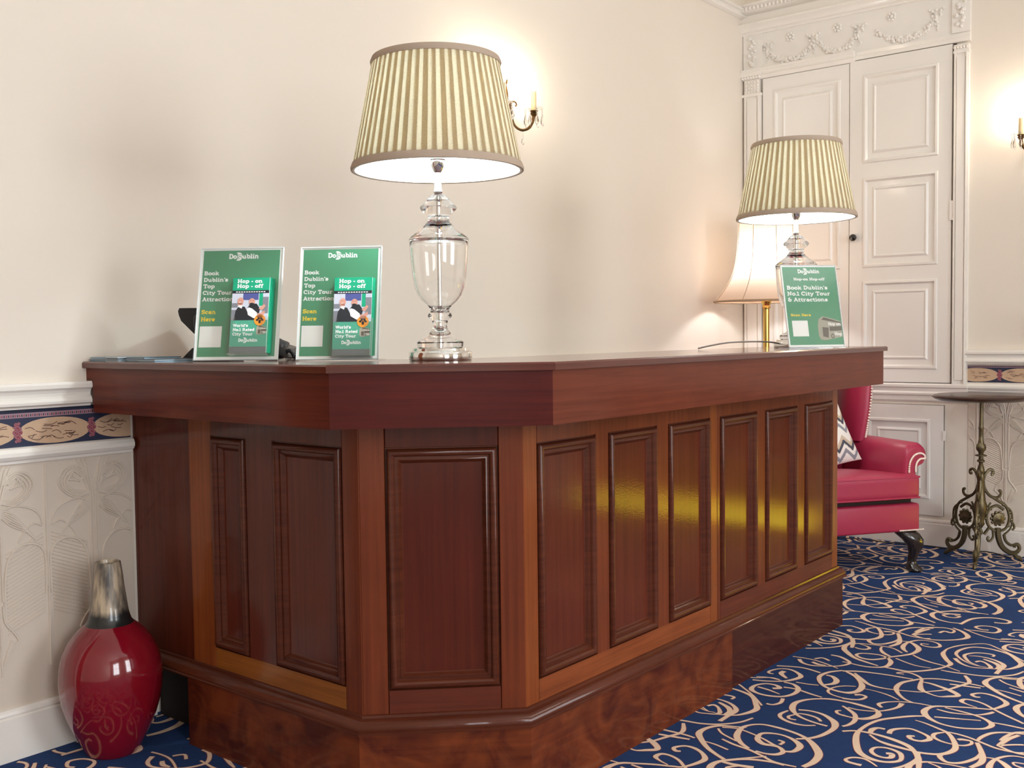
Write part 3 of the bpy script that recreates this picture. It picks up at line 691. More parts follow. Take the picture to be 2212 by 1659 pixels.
# frieze ground and end blocks
mb = MB(); mb.box((YB, 0, 2.640), (0, .018, 2.852), fr=fR); mb.box((-.122, .018, 2.646), (-.004, .028, 2.848), fr=fR); mb.box((YB, .018, 2.646), (-1.168, .028, 2.848), fr=fR)
rr = random.Random(5)
def lump(s, z, r, o=.018): mb.ball((s, o+r*.35, z), r*1.12, 8, fr=fR)
for c in (-.30, -.66, -1.02):          # garlands, bows and rosettes in relief
    for sg in (-1, 1):
        pass
for c, hw in ((-.29, .13), (-.565, .105), (-.93, .145)):
    for i in range(26):
        t = -1+2*i/25; z = 2.725-.055*(1-t*t); s = c+hw*t
        for k in range(3): lump(s+rr.uniform(-.008, .008), z+rr.uniform(-.012, .012)-.004*(1-t*t), rr.uniform(.006, .010)*(1.2-.35*abs(t)))
for c in (-.155, -.425, -.685, -1.09):  # tied bows with hanging drops
    for i in range(9):
        a = i/8*2*PI; lump(c+.030*math.cos(a)*(1 if i % 2 else .6), 2.765+.016*math.sin(a), .007)
    for k in range(7): lump(c+rr.uniform(-.010, .010), 2.745-k*.011, .008-.0005*k)
    lump(c-.035, 2.785, .007); lump(c+.035, 2.785, .007); lump(c-.022, 2.778, .007); lump(c+.022, 2.778, .007)
for c in (-.29, -.565, -.86):
    lump(c, 2.795, .010)
    for i in range(7): lump(c+.018*math.cos(i*2*PI/7), 2.795+.018*math.sin(i*2*PI/7), .008)
for c in (-.063, -1.212):
    for k in range(12): lump(c+.016*math.sin(k*1.9)+rr.uniform(-.006, .006), 2.675+k*.0135, rr.uniform(.007, .012), .028)
trim(mb, M['door'])
# cornice with a row of carved beads
mb = MB(); run(mb, [(0, 2.905), (.060, 2.905), (.085, 2.900), (.085, 2.890), (.070, 2.882), (.055, 2.870), (.05, 2.862), (.034, 2.858), (.03, 2.848), (0, 2.848)], YB, 0, 'right')
run(mb, [(0, 2.960), (.046, 2.960), (.034, 2.905), (0, 2.905)], YB, 0, 'right')
run(mb, [(0, 3.0), (.12, 3.0), (.12, 2.992), (.10, 2.986), (.085, 2.966), (.05, 2.955), (0, 2.955)], YB, 0, 'right')
for i in range(52): mb.ball((-.012-i*.0238, .098, 2.978), .0105, 8, sc=(.8, 1, 1.2), fr=fR)
trim(mb, M['trim'])

# mahogany door further along the back wall and fireplace fire on the right wall (both outside the frame; the desk mirrors them)
fB = wallmap('back')
mb = MB(); d5 = [(-1.58, -1.24), (-1.16, -.82)]; zs_ = [(.24, .92), (1.10, 2.12)]
mb.box((-1.74, 0, 0), (-.66, .012, 2.30), fr=fB)
for s0, s1 in ((-1.74, -1.58), (-1.24, -1.16), (-.82, -.66)): mb.box((s0, .012, 0), (s1, .034, 2.30), fr=fB)
for s0, s1 in d5:
    for z0, z1 in ((0, .24), (.92, 1.10), (2.12, 2.30)): mb.box((s0, .012, z0), (s1, .034, z1), fr=fB)
    for z0, z1 in zs_: ring(mb, s0, s1, z0, z1, [(0, .034), (.01, .040), (.022, .036), (.03, .018), (.06, .016), (.075, .024)], fB)
door5 = struct(mb.build('door_5', M['rh3'], sharp=30))
mb = MB(); mb.lathe([(0, 0), (.028, 0), (.028, .004), (.010, .006), (.010, .03), (.026, .04), (.030, .055), (.022, .068), (0, .072)], n=24, fr=lambda x, y, z: (-.74+x, -.034-z, 1.01+y)); mb.build('door_knob', M['brass'], door5)
mb = MB()
for s0, s1, z0, z1 in ((-1.86, -1.74, 0, 2.42), (-.66, -.54, 0, 2.42), (-1.74, -.66, 2.30, 2.42)): mb.box((s0, 0, z0), (s1, .04, z1), fr=fB)
trim(mb, M['trim'])

# ------------------------------------------------------------------ reception desk
E1, E2 = .0122, .1448
AA, BB = 1.058, .3632
KT = math.tan(PI/8)
YR = -AA-BB
def XE(e): return 2.4732-.874*e
def chain(e, dep=.45): return [(e, 0.), (e, -AA+e*KT), (BB+e*KT, YR+e), (XE(e), YR+e), (XE(e), YR+dep)]
ZT, ZS, ZA, ZM1, ZM0 = 1.08, 1.0617, .935, .224, .195
desk = thing('reception_desk', 'panelled mahogany reception desk with an angled corner and overhanging counter', 'reception desk', (1.0, -1.0, 0))
mb = MB()
o = chain(0); inn = [(.45, 0.), (.45, -AA+.45*KT), (BB+.45*KT, YR+.45), (XE(0), YR+.45)]
poly = o[:4]+inn[::-1]
ch = .004
oc = [(p[0]+.004, p[1]) for p in o[:1]]+chain(.004)[1:4]
mb.prism(poly, ZS, ZT-ch); 
po = o[:4]; pi_ = chain(ch)[:4]
vs = [(p[0], p[1], ZT-ch) for p in po]+[(p[0], p[1], ZT) for p in pi_]
mb.add(vs, [[i, i+1, 5+i, 4+i] for i in range(3)])
mb.prism(pi_+inn[::-1], ZT-ch-.0005, ZT)
ct = mb.build('counter_top', M['top'], desk)
# apron boards, mitred at the corners
ao, ai = chain(E1), chain(E1+.02)
ap = [M['ap1'], M['ap2'], M['ap3'], M['ap1']]
for i in range(4):
    mb = MB(); q = [ao[i], ao[i+1], ai[i+1], ai[i]]
    z0, z1 = ZA, ZS
    if i == 0:   # scribed around the chair rail at the wall
        ys = -.034
        mb.prism([(ao[0][0], ys), ao[1], ai[1], (ai[0][0], ys)], z0, z1)
        mb.prism([(ao[0][0], 0), (ao[0][0], ys), (ai[0][0], ys), (ai[0][0], 0)], 1.026, z1)
    else: mb.prism(q, z0, z1)
    mb.build('apron', ap[i], desk)
# base faces
class Face:
    def __init__(s, o, d, n): s.o = o; s.d = d; s.n = n
    def __call__(s, t, out, z): return (s.o[0]+s.d[0]*t+s.n[0]*out, s.o[1]+s.d[1]*t+s.n[1]*out, z)
cb = chain(E2)
R2 = math.sqrt(.5)
FLft = Face(cb[0], (0, -1), (-1, 0)); FM = Face(cb[1], (R2, -R2), (-R2, -R2)); FRt = Face(cb[2], (1, 0), (0, -1)); FE = Face(cb[3], (0, 1), (1, 0))
LL = -cb[1][1]; LM = math.hypot(cb[2][0]-cb[1][0], cb[2][1]-cb[1][1]); LR = cb[3][0]-cb[2][0]
TH = .022; ZP0, ZP1, ZB = .291, .878, 1.0
def slab(F, t0, t1, z0, z1, name, mat, out=0., th=TH):
    mb = MB(); g = .0006; e = .0015
    # tiny chamfer on the visible arrises
    mb.box((t0+g, out-th, z0), (t1-g, out-e, z1), fr=F)
    vs = [F(t0+g, out-e, z0), F(t1-g, out-e, z0), F(t1-g, out-e, z1), F(t0+g, out-e, z1), F(t0+g+e, out, z0), F(t1-g-e, out, z0), F(t1-g-e, out, z1), F(t0+g+e, out, z1)]
    mb.add(vs, [[4, 5, 6, 7], [0, 4, 7, 3], [1, 2, 6, 5], [0, 1, 5, 4], [3, 7, 6, 2]])
    return mb.build(name, mat, desk)
PMO = [(0, 0), (.0015, -.006), (.004, -.006), (.005, .003), (.010, .008), (.016, .008), (.021, .003), (.023, -.003), (.027, -.003), (.031, -.001), (.034, -.004), (.036, -.009), (.040, -.012)]
def panel(F, t0, t1, mat):
    mb = MB(); i = .04
    vs = [F(t0+i, -.012, ZP0+i), F(t1-i, -.012, ZP0+i), F(t1-i, -.012, ZP1-i), F(t0+i, -.012, ZP1-i)]
    mb.box((t0+i-.006, -.020, ZP0+i-.006), (t1-i+.006, -.012, ZP1-i+.006), fr=F)
    p = mb.build('panel', mat, desk)
    m2 = MB(); ring(m2, t0, t1, ZP0, ZP1, PMO, F, inner=False); m2.build('panel_moulding', M['mould'], p, sharp=48)
slab(FLft, 0, .298, ZM1-.02, ZB, 'end_board', M['pv'], -.006)
slab(FLft, .298, .404, ZM1-.02, ZB, 'stile', M['sv2'])
slab(FLft, .404, .938, ZP1, ZB, 'rail', M['pv']); slab(FLft, .404, .938, ZM1-.02, ZP0, 'rail', M['rh2'])
slab(FLft, .558, .672, ZP0, ZP1, 'stile', M['pv']); slab(FLft, .938, LL, ZM1-.02, ZB, 'stile', M['sv'])
panel(FLft, .404, .558, M['pv']); panel(FLft, .672, .938, M['pv'])
slab(FM, 0, .062, ZM1-.02, ZB, 'stile', M['sv']); slab(FM, .333, LM, ZM1-.02, ZB, 'stile', M['sv'])
slab(FM, .062, .333, ZP1, ZB, 'rail', M['pv2']); slab(FM, .062, .333, ZM1-.02, ZP0, 'rail', M['rh']); panel(FM, .062, .333, M['pv2'])
px = [(.476, .727), (.787, 1.033), (1.096, 1.344), (1.409, 1.664), (1.726, 1.980), (2.045, 2.294)]
x0 = cb[2][0]
cuts = [0]+[v-x0 for p in px for v in p]+[LR]
for i in range(0, len(cuts), 2):
    a, b_ = cuts[i], cuts[i+1]
    if i == 6:
        m_ = (1.388-x0)
        slab(FRt, a, m_, ZM1-.02, ZB, 'stile', M['sv2']); slab(FRt, m_, b_, ZM1-.02, ZB, 'stile', M['sv'])
    elif i in (0, 12): slab(FRt, a, b_, ZM1-.02, ZB, 'stile', M['sv2'])
    else: slab(FRt, a, b_, ZP0, ZP1, 'stile', M['sv'])
for (a, b_, mt, mb_) in ((cuts[1], cuts[6], M['sv'], M['rh3']), (cuts[7], cuts[12], M['sv'], M['rh'])):
    slab(FRt, a, b_, ZP1, ZB, 'rail', mt); slab(FRt, a, b_, ZM1-.02, ZP0, 'rail', mb_)
for a, b_ in px: panel(FRt, a-x0, b_-x0, M['pv'])
slab(FE, 0, .32, ZM1-.02, ZB, 'end_board', M['pv'])
# base moulding, swept round the whole front
mb = MB()
prof = [(0, .236), (.005, .234), (.006, .228), (.011, .226), (.019, .221), (.024, .213), (.026, .205), (.025, .200), (.028, .198), (.028, .194), (0, .194)]
rows = []
for out, z in prof:
    c = chain(E2-out); rows.append([(p[0], p[1], z) for p in c])
mb.grid(rows, smooth=True); mb.build('base_moulding', M['mould'], desk, sharp=44)
# plinth boards
pc, pin = chain(E2-.022), chain(E2+.01)
def plinth(q, mat): mb = MB(); mb.prism(q, 0, .1945); mb.build('plinth', mat, desk)
plinth([(pc[0][0], -.298), pc[1], pin[1], (pin[0][0], -.298)], M['plinth'])
plinth([pc[1], pc[2], pin[2], pin[1]], M['plinth'])
plinth([pc[2], (1.445, pc[2][1]), (1.445, pin[2][1]), pin[2]], M['plinth'])
pc2 = chain(E2-.012)
plinth([(1.445, pc2[3][1]), (XE(E2)+.024, pc2[3][1]), (XE(E2)+.024, pin[3][1]), (1.445, pin[3][1])], M['plinth2'])
plinth([(XE(E2), pin[3][1]), (XE(E2)+.02, pin[3][1]), (XE(E2)+.02, YR+.45), (XE(E2), YR+.45)], M['plinth2'])
plinth([(E2+.06, -.022), (E2+.06, -.298), (E2+.08, -.298), (E2+.08, -.022)], M['carc'])  # set-back plinth in near-black: the recess shadow is put into its colour
# carcass behind the boards
c1, c2 = chain(E2+.0225), chain(E2+.0325)
mb = MB()
for i in range(4):
    y0 = -.004
    q = [c1[i], c1[i+1], c2[i+1], c2[i]]
    if i == 0: q[0] = (q[0][0], -.030); q[3] = (q[3][0], -.030)
    mb.prism(q, .198, ZS-.001)
mb.build('carcass', M['carc'], desk)

# ------------------------------------------------------------------ vase
VX, VY = -.034, -.168
vase = thing('floor_vase', 'tall red glazed vase with a mottled grey neck standing on the carpet beside the desk', 'vase', (VX, VY, 0))
s = .00129
pr_ = [(0, 0.004), (.050, .004), (.066, 0), (.072, .006), (.083, .030), (.101, .065), (.117, .103), (.129, .143), (.1355, .185), (.1365, .215), (.134, .245), (.126, .280), (.110, .312), (.090, .338), (.074, .352), (.064, .360)]
mb = MB(); mb.lathe(pr_, (VX, VY, 0), 48); mb.build('body', M['vase'], vase)
m, nt, out = new_mat('mottled_neck_glaze')
bs = nt.nodes.new('ShaderNodeBsdfPrincipled'); bs.inputs['Roughness'].default_value = .3; bs.inputs['Coat Weight'].default_value = .5
tc = nt.nodes.new('ShaderNodeTexCoord'); mp = nt.nodes.new('ShaderNodeMapping'); mp.inputs['Scale'].default_value = (45, 45, 9)
n1 = nt.nodes.new('ShaderNodeTexNoise'); n1.inputs['Scale'].default_value = 1; n1.inputs['Detail'].default_value = 5
nt.links.new(tc.outputs['Object'], mp.inputs[0]); nt.links.new(mp.outputs[0], n1.inputs['Vector'])
sep = nt.nodes.new('ShaderNodeSeparateXYZ'); nt.links.new(tc.outputs['Object'], sep.inputs[0])
r1 = nt.nodes.new('ShaderNodeValToRGB')
e_ = r1.color_ramp.elements; e_[0].position = .35; e_[0].color = srgb('#4A4642'); e_[1].position = .62; e_[1].color = srgb('#C2B096')
k = e_.new(.48); k.color = srgb('#8A7E6E')
nt.links.new(n1.outputs['Fac'], r1.inputs[0])
mr = nt.nodes.new('ShaderNodeMapRange'); mr.inputs['From Min'].default_value = .402; mr.inputs['From Max'].default_value = .420
ad = nt.nodes.new('ShaderNodeMath'); ad.operation = 'MULTIPLY_ADD'; ad.inputs[1].default_value = .03; 
nt.links.new(n1.outputs['Fac'], ad.inputs[0]); nt.links.new(sep.outputs['Z'], ad.inputs[2]); nt.links.new(ad.outputs[0], mr.inputs['Value'])
mx = nt.nodes.new('ShaderNodeMix'); mx.data_type = 'RGBA'; mx.inputs['A'].default_value = srgb('#171B1C')
nt.links.new(mr.outputs[0], mx.inputs['Factor']); nt.links.new(r1.outputs[0], mx.inputs['B']); nt.links.new(mx.outputs['Result'], bs.inputs['Base Color'])
nt.links.new(bs.outputs[0], out.inputs[0]); M['neck'] = m
mb = MB(); mb.lathe([(.064, .360), (.058, .368), (.054, .380), (.051, .392), (.047, .42), (.042, .46), (.038, .50), (.0345, .524), (.034, .530), (.031, .5315), (.029, .528), (.030, .50), (.040, .40)], (VX, VY, 0), 48, cap=False)
mb.build('neck', M['neck'], vase)

# ------------------------------------------------------------------ glass table lamps
def table_lamp(loc, label):
    L = thing('table_lamp', label, 'table lamp', loc, 'pair of glass urn table lamps on the counter')
    def P(z0=0): return (loc[0], loc[1], loc[2]+z0)
    mb = MB(); mb.lathe([(0, 0), (.078, 0), (.080, .003), (.080, .020), (.077, .023), (.072, .024), (.070, .030), (.062, .033), (0, .033)], P(), 48)
    mb.build('base', M['chrome'], L, sharp=50)
    # hollow urn: foot, waist, bowl, shoulder and cap
    outer = [(.058, .034), (.059, .046), (.048, .052), (.034, .060), (.022, .075), (.017, .088), (.021, .100), (.031, .111), (.029, .117), (.024, .122), (.024, .129), (.031, .138), (.044, .149), (.055, .163), (.0625, .182), (.0675, .2095), (.071, .245), (.0735, .285), (.0735, .296), (.075, .300), (.075, .305), (.068, .312), (.050, .326), (.036, .338), (.028, .348), (.026, .358), (.034, .368), (.044, .377), (.0465, .382), (.044, .387), (.034, .395), (.030, .402), (.021, .411), (.008, .418)]
    th = .0042
    inner = []
    for (r, z) in outer: inner.append((max(r-th, .0065) if .128 < z < .297 else .0065, z))
    mb = MB(); mb.lathe(outer+inner[::-1]+[outer[0]], P(), 48, cap=False); mb.build('glass_urn', M['glass'], L, sharp=60)
    mb = MB(); mb.lathe([(.0052, .033), (.0052, .418)], P(), 16); mb.build('rod', M['chrome'], L)
    mb = MB(); mb.lathe([(.010, .418), (.012, .422), (.009, .432), (.008, .470), (.011, .474), (.0165, .486), (.018, .500), (.020, .502), (.020, .512), (.017, .516), (.017, .530), (0, .530)], P(), 24); mb.build('socket', M['chrome'], L)
    mb = MB(); mb.lathe([(0, .53), (.014, .53), (.018, .55), (.030, .58), (.033, .60), (.030, .62), (.018, .636), (0, .641)], P(), 20); mb.build('bulb', M['bulbcool'], L)
    # shade: knife pleats outside a liner, cloth trims top and bottom
    zb, zt, rb, rt = .475, .748, .209, .153
    npl = 54; w = 2*PI/npl
    loop = []
    for i in range(npl):
        a = i*w+.006*math.sin(i*2.7)
        loop += [(a, .0035), (a+.50*w, .0045), (a+1.0*w, .0045), (a+1.5*w, .0042), (a+1.5*w, .003), (a+1.1*w, .0022), (a+1.0*w, .0018)]
    rows = []
    for t in (0, .33, .66, 1):
        r0 = rb+(rt-rb)*t; z = zb+(zt-zb)*t
        rows.append([(loc[0]+(r0+d)*math.cos(a), loc[1]+(r0+d)*math.sin(a), loc[2]+z) for a, d in loop])
    mb = MB(); mb.grid(rows, smooth=False, closed=True); sh = mb.build('lamp_shade', M['pleat'], L)
    mb = MB(); mb.lathe([(rb-.001, zb), (rt-.001, zt)], P(), 64, cap=False); mb.build('liner', M['liner'], sh)
    for z, h, r in ((zb, .016, rb), (zt-.012, .014, rt+.0028)):
        mb = MB(); sl = (rt-rb)/(zt-zb)
        mb.lathe([(r-.003, z-.002), (r+.0065, z-.002), (r+.0078, z+.004), (r+.0065+sl*h, z+h), (r-.003+sl*h, z+h)], P(), 72, cap=False)
        mb.build('shade_trim', M['band'], sh, sharp=60)
    mb = MB()
    for k in range(3):
        a = k*2*PI/3+.4
        mb.tube([P(.514), (loc[0]+.17*math.cos(a), loc[1]+.17*math.sin(a), loc[2]+.60), (loc[0]+.178*math.cos(a), loc[1]+.178*math.sin(a), loc[2]+.61)], .0015, 6)
    mb.lathe([(.02, .510), (.028, .511), (.028, .514), (.02, .515)], P(), 20, cap=False)
    mb.build('gallery', M['chrome'], sh)
    return L
table_lamp((.40, -1.03, ZT), 'large glass urn lamp with a pleated shade at the angled corner of the desk')
table_lamp((2.128, -1.205, ZT), 'glass urn lamp with a pleated shade behind the green sign near the armchair')
mb = MB(); cpts = spline([(2.06, -1.17, 1.097), (2.00, -1.15, 1.104), (1.90, -1.13, 1.106), (1.80, -1.10, 1.104), (1.74, -1.06, 1.094), (1.71, -1.03, 1.085)], 5)
mb.tube(cpts, .0028, 8); tag(mb.build('lamp_cable', M['cable'], org=(1.8, -1.1, ZT)), 'thin grey cable trailing across the counter from the lamp behind the green sign', 'cable')

# brass standard lamp behind the counter end
BX, BY = 3.68, -.34
bell = thing('standard_lamp', 'brass standard lamp with a flared peach silk shade in the corner behind the armchair', 'lamp', (BX, BY, 0))
mb = MB(); mb.lathe([(0, 0), (.12, 0), (.12, .015), (.10, .025), (.05, .04), (.025, .07), (.016, .09), (0, .09)], (BX, BY, 0), 32); mb.build('base', M['brass'], bell)
mb = MB(); mb.lathe([(.017, .09), (.017, 1.26), (.022, 1.265), (.022, 1.272), (.019, 1.278), (.024, 1.288), (.028, 1.302), (.022, 1.316), (.012, 1.33), (.012, 1.46), (0, 1.46)], (BX, BY, 0), 24); mb.build('pole', M['brass'], bell)
mb = MB(); mb.lathe([(0, 1.46), (.016, 1.46), (.032, 1.50), (.034, 1.52), (.02, 1.55), (0, 1.555)], (BX, BY, 0), 16); mb.build('bulb', M['bulbbell'], bell)
prof = spline([(.279, 1.302), (.234, 1.355), (.189, 1.43), (.164, 1.518), (.153, 1.62), (.148, 1.71), (.146, 1.764)], 4)
rows = []
for r, z in prof:
    ring_ = []
    for i in range(64):
        a = 2*PI*i/64; sc_ = 1-.022*abs(math.sin(a*4)) if False else 1-.03*(1-abs(math.cos(a*4)))
        ring_.append((BX+r*sc_*math.cos(a), BY+r*sc_*math.sin(a), z))
    rows.append(ring_)
mb = MB(); mb.grid(rows, closed=True); bs_ = mb.build('lamp_shade', M['silk'], bell, sharp=80)
mb = MB()
for k in range(8):
    a = k*PI/4
    mb.tube([(BX+(r+.001)*math.cos(a), BY+(r+.001)*math.sin(a), z) for r, z in prof], .0016, 5)
mb.build('shade_seams', M['silktrim'], bs_)
for r, z in ((prof[0]), (prof[-1])):
    mb = MB()
    mb.tube([(BX+r*(1-.03*(1-abs(math.cos(2*PI*i/64*4))))*math.cos(2*PI*i/64), BY+r*(1-.03*(1-abs(math.cos(2*PI*i/64*4))))*math.sin(2*PI*i/64), z) for i in range(64)], .0055, 6, closed=True)
    mb.build('shade_trim', M['silktrim'], bs_)

# ------------------------------------------------------------------ crystal wall sconces
def sconce(loc, label):
    S = thing('wall_sconce', label, 'wall sconce', (0, 0, 0), None)
    mb = MB(); mb.lathe([(0, 0), (.045, 0), (.045, .006), (.036, .012), (.02, .018), (.014, .03), (0, .032)], n=28, fr=lambda x, y, z: (x, -z, y*1.5)); mb.build('backplate', M['darkbrass'], S, world=False)
    mb = MB()
    mb.tube([(0, -.03, .0), (0, -.05, .03), (0, -.052, .08), (.0, -.045, .12)], [.006, .007, .006, .004], 8)
    mb.ball((0, -.045, .13), .012); 
    mb.build('stem', M['darkbrass'], S, world=False)
    for sg in (-1, 1):
        def X(p): return (sg*p[0], p[1], p[2])
        a = MB()
        path = spline([(.005, -.03, .0), (.022, -.045, .035), (.030, -.05, .0), (.036, -.06, -.045), (.055, -.08, -.066), (.078, -.1, -.060), (.094, -.11, -.035), (.10, -.115, -.005)], 5)
        a.tube([X(p) for p in path], [.0042+.004*(i/len(path))**2 for i in range(len(path))], 8)
        a.tube([X(p) for p in spline([(.022, -.045, .03), (.036, -.05, .052), (.052, -.055, .052), (.057, -.057, .040), (.050, -.056, .036)], 4)], .0035, 6)
        a.lathe([(.006, -.012), (.011, -.004), (.016, .004), (.012, .008), (.017, .012), (.018, .015), (0, .015)], (sg*.10, -.115, 0), 16)
        am = a.build('arm', M['darkbrass'], S, world=False)
        d = MB(); d.lathe([(.008, .014), (.030, .018), (.040, .026), (.041, .028), (.030, .022), (.008, .018)], (sg*.10, -.115, 0), 20); d.build('drip_pan', M['acryl'], S, world=False)
        c = MB(); c.lathe([(.0115, .016), (.0115, .095), (.009, .098), (0, .098)], (sg*.10, -.115, 0), 16); c.build('candle', M['candle'], S, world=False)
        b = MB(); b.lathe([(0, .097), (.009, .099), (.015, .115), (.0165, .128), (.013, .148), (.006, .166), (.002, .176), (0, .178)], (sg*.10, -.115, 0), 16); b.build('bulb', M['bulbwarm'], S, world=False)
        for k in range(8):
            an = k*PI/4+.2; cx, cy = sg*.10+.038*math.cos(an), -.115+.038*math.sin(an)
            q = MB(); q.ball((cx, cy, .016), .004, 6); q.ball((cx, cy, .006), .0035, 6); q.ball((cx, cy, -.003), .0035, 6)
            q.lathe([(0, -.052), (.006, -.043), (.009, -.034), (.0045, -.016), (.0015, -.008), (0, -.007)], (cx, cy, 0), 6, smooth=False)
            q.build('crystal_drop', M['crystal'], S, world=False)
    for k, (x, y, z, l) in enumerate(((0, -.05, -.02, .05), (.03, -.06, -.06, .035), (-.03, -.06, -.06, .035), (.062, -.085, -.07, .03), (-.062, -.085, -.07, .03), (.02, -.05, .09, .04), (-.02, -.05, .09, .04))):
        q = MB()
        for i in range(4): q.ball((x, y, z-i*.008), .0035, 6)
        q.lathe([(0, -l-.03), (.006, -l-.022), (.009, -l-.012), (.003, -l+.004), (0, -l+.008)], (x, y, z), 6, smooth=False); q.build('crystal_drop', M['crystal'], S, world=False)
    S.location = loc
    return S
sc1 = sconce((1.862, 0, 2.063), 'crystal wall sconce with two candle bulbs, partly hidden by the large lampshade')
sc2 = copy_tree(sc1); sc2.location = (XD, -1.62, 2.063); sc2.rotation_euler = (0, 0, -PI/2)
sc2['label'] = 'crystal wall sconce on the right-hand wall past the tall doors, beyond the pedestal table'

# ------------------------------------------------------------------ signs and leaflets
def logo(mb, cx, y, h, fn, w_, g_):
    """Do + big D with a curl + ublin"""
    a = 'Do'; b_ = 'ublin'; wa = text_w(a, h); wb = text_w(b_, h); D = h*1.75; wd = D*.62
    tot = wa+wd+wb; x = cx-tot/2
    text(mb, a, x, y, h, fn, w_, .12); text(mb, b_, x+wa+wd, y, h, fn, w_, .12)
    xd = x+wa-.02*h; yd = y-.42*h
    # solid D
    mb.ribbon([(xd, yd+D*.93), (xd+D*.34, yd+D*.93)], D*.07, fn, w_); mb.ribbon([(xd, yd+D*.07), (xd+D*.34, yd+D*.07)], D*.07, fn, w_)
    mb.add([fn(xd+D*.1, yd+.02*D), fn(xd+D*.36, yd+.02*D), fn(xd+D*.56, yd+.16*D), fn(xd+D*.66, yd+.38*D), fn(xd+D*.66, yd+.62*D), fn(xd+D*.56, yd+.84*D), fn(xd+D*.36, yd+.98*D), fn(xd+D*.1, yd+.98*D)], [list(range(8))], w_)
    f2 = lambda u, v: tuple(p+q for p, q in zip(fn(u, v), LIFT))
    mb.ribbon(arc(xd+D*.38, yd+D*.36, D*.17, D*.16, -40, 250, 16), D*.035, f2, g_)
    mb.ribbon(arc(xd+D*.42, yd+D*.44, D*.30, D*.28, 20, 150, 10), D*.03, f2, g_)
LIFT = (0, 0, 0)

def bus(mb, x, y, w, h, fn, body, dark, wht):
    global LIFT
    L2 = LIFT
    f1 = lambda u, v: tuple(p+q for p, q in zip(fn(u, v), L2)); f3 = lambda u, v: tuple(p+2*q for p, q in zip(fn(u, v), L2))
    X = lambda u: x+u*w; Y = lambda v: y+v*h
    poly2(mb, [(X(.02), Y(.18)), (X(.1), Y(.03)), (X(.3), Y(.0)), (X(1), Y(.14)), (X(1), Y(.78)), (X(.65), Y(.9)), (X(.25), Y(1.)), (X(.08), Y(.88)), (X(.02), Y(.6))], fn, body)
    poly2(mb, [(X(.2), Y(.16)), (X(.42), Y(.1)), (X(.46), Y(.52)), (X(.2), Y(.55))], f1, dark)
    poly2(mb, [(X(.5), Y(.38)), (X(1), Y(.40)), (X(1), Y(.58)), (X(.5), Y(.56))], f1, dark)
    poly2(mb, [(X(.2), Y(.86)), (X(.3), Y(.96)), (X(1), Y(.74)), (X(1), Y(.70))], f1, dark)
    disc(mb, X(.6), Y(.17), w*.075, h*.1, f1, dark, 12); disc(mb, X(.6), Y(.17), w*.04, h*.055, f3, body, 10)
    text(mb, 'Hop on', X(.46), Y(.62), h*.12, f1, wht, .1); text(mb, 'Hop', X(.68), Y(.2), h*.13, f1, wht, .1)

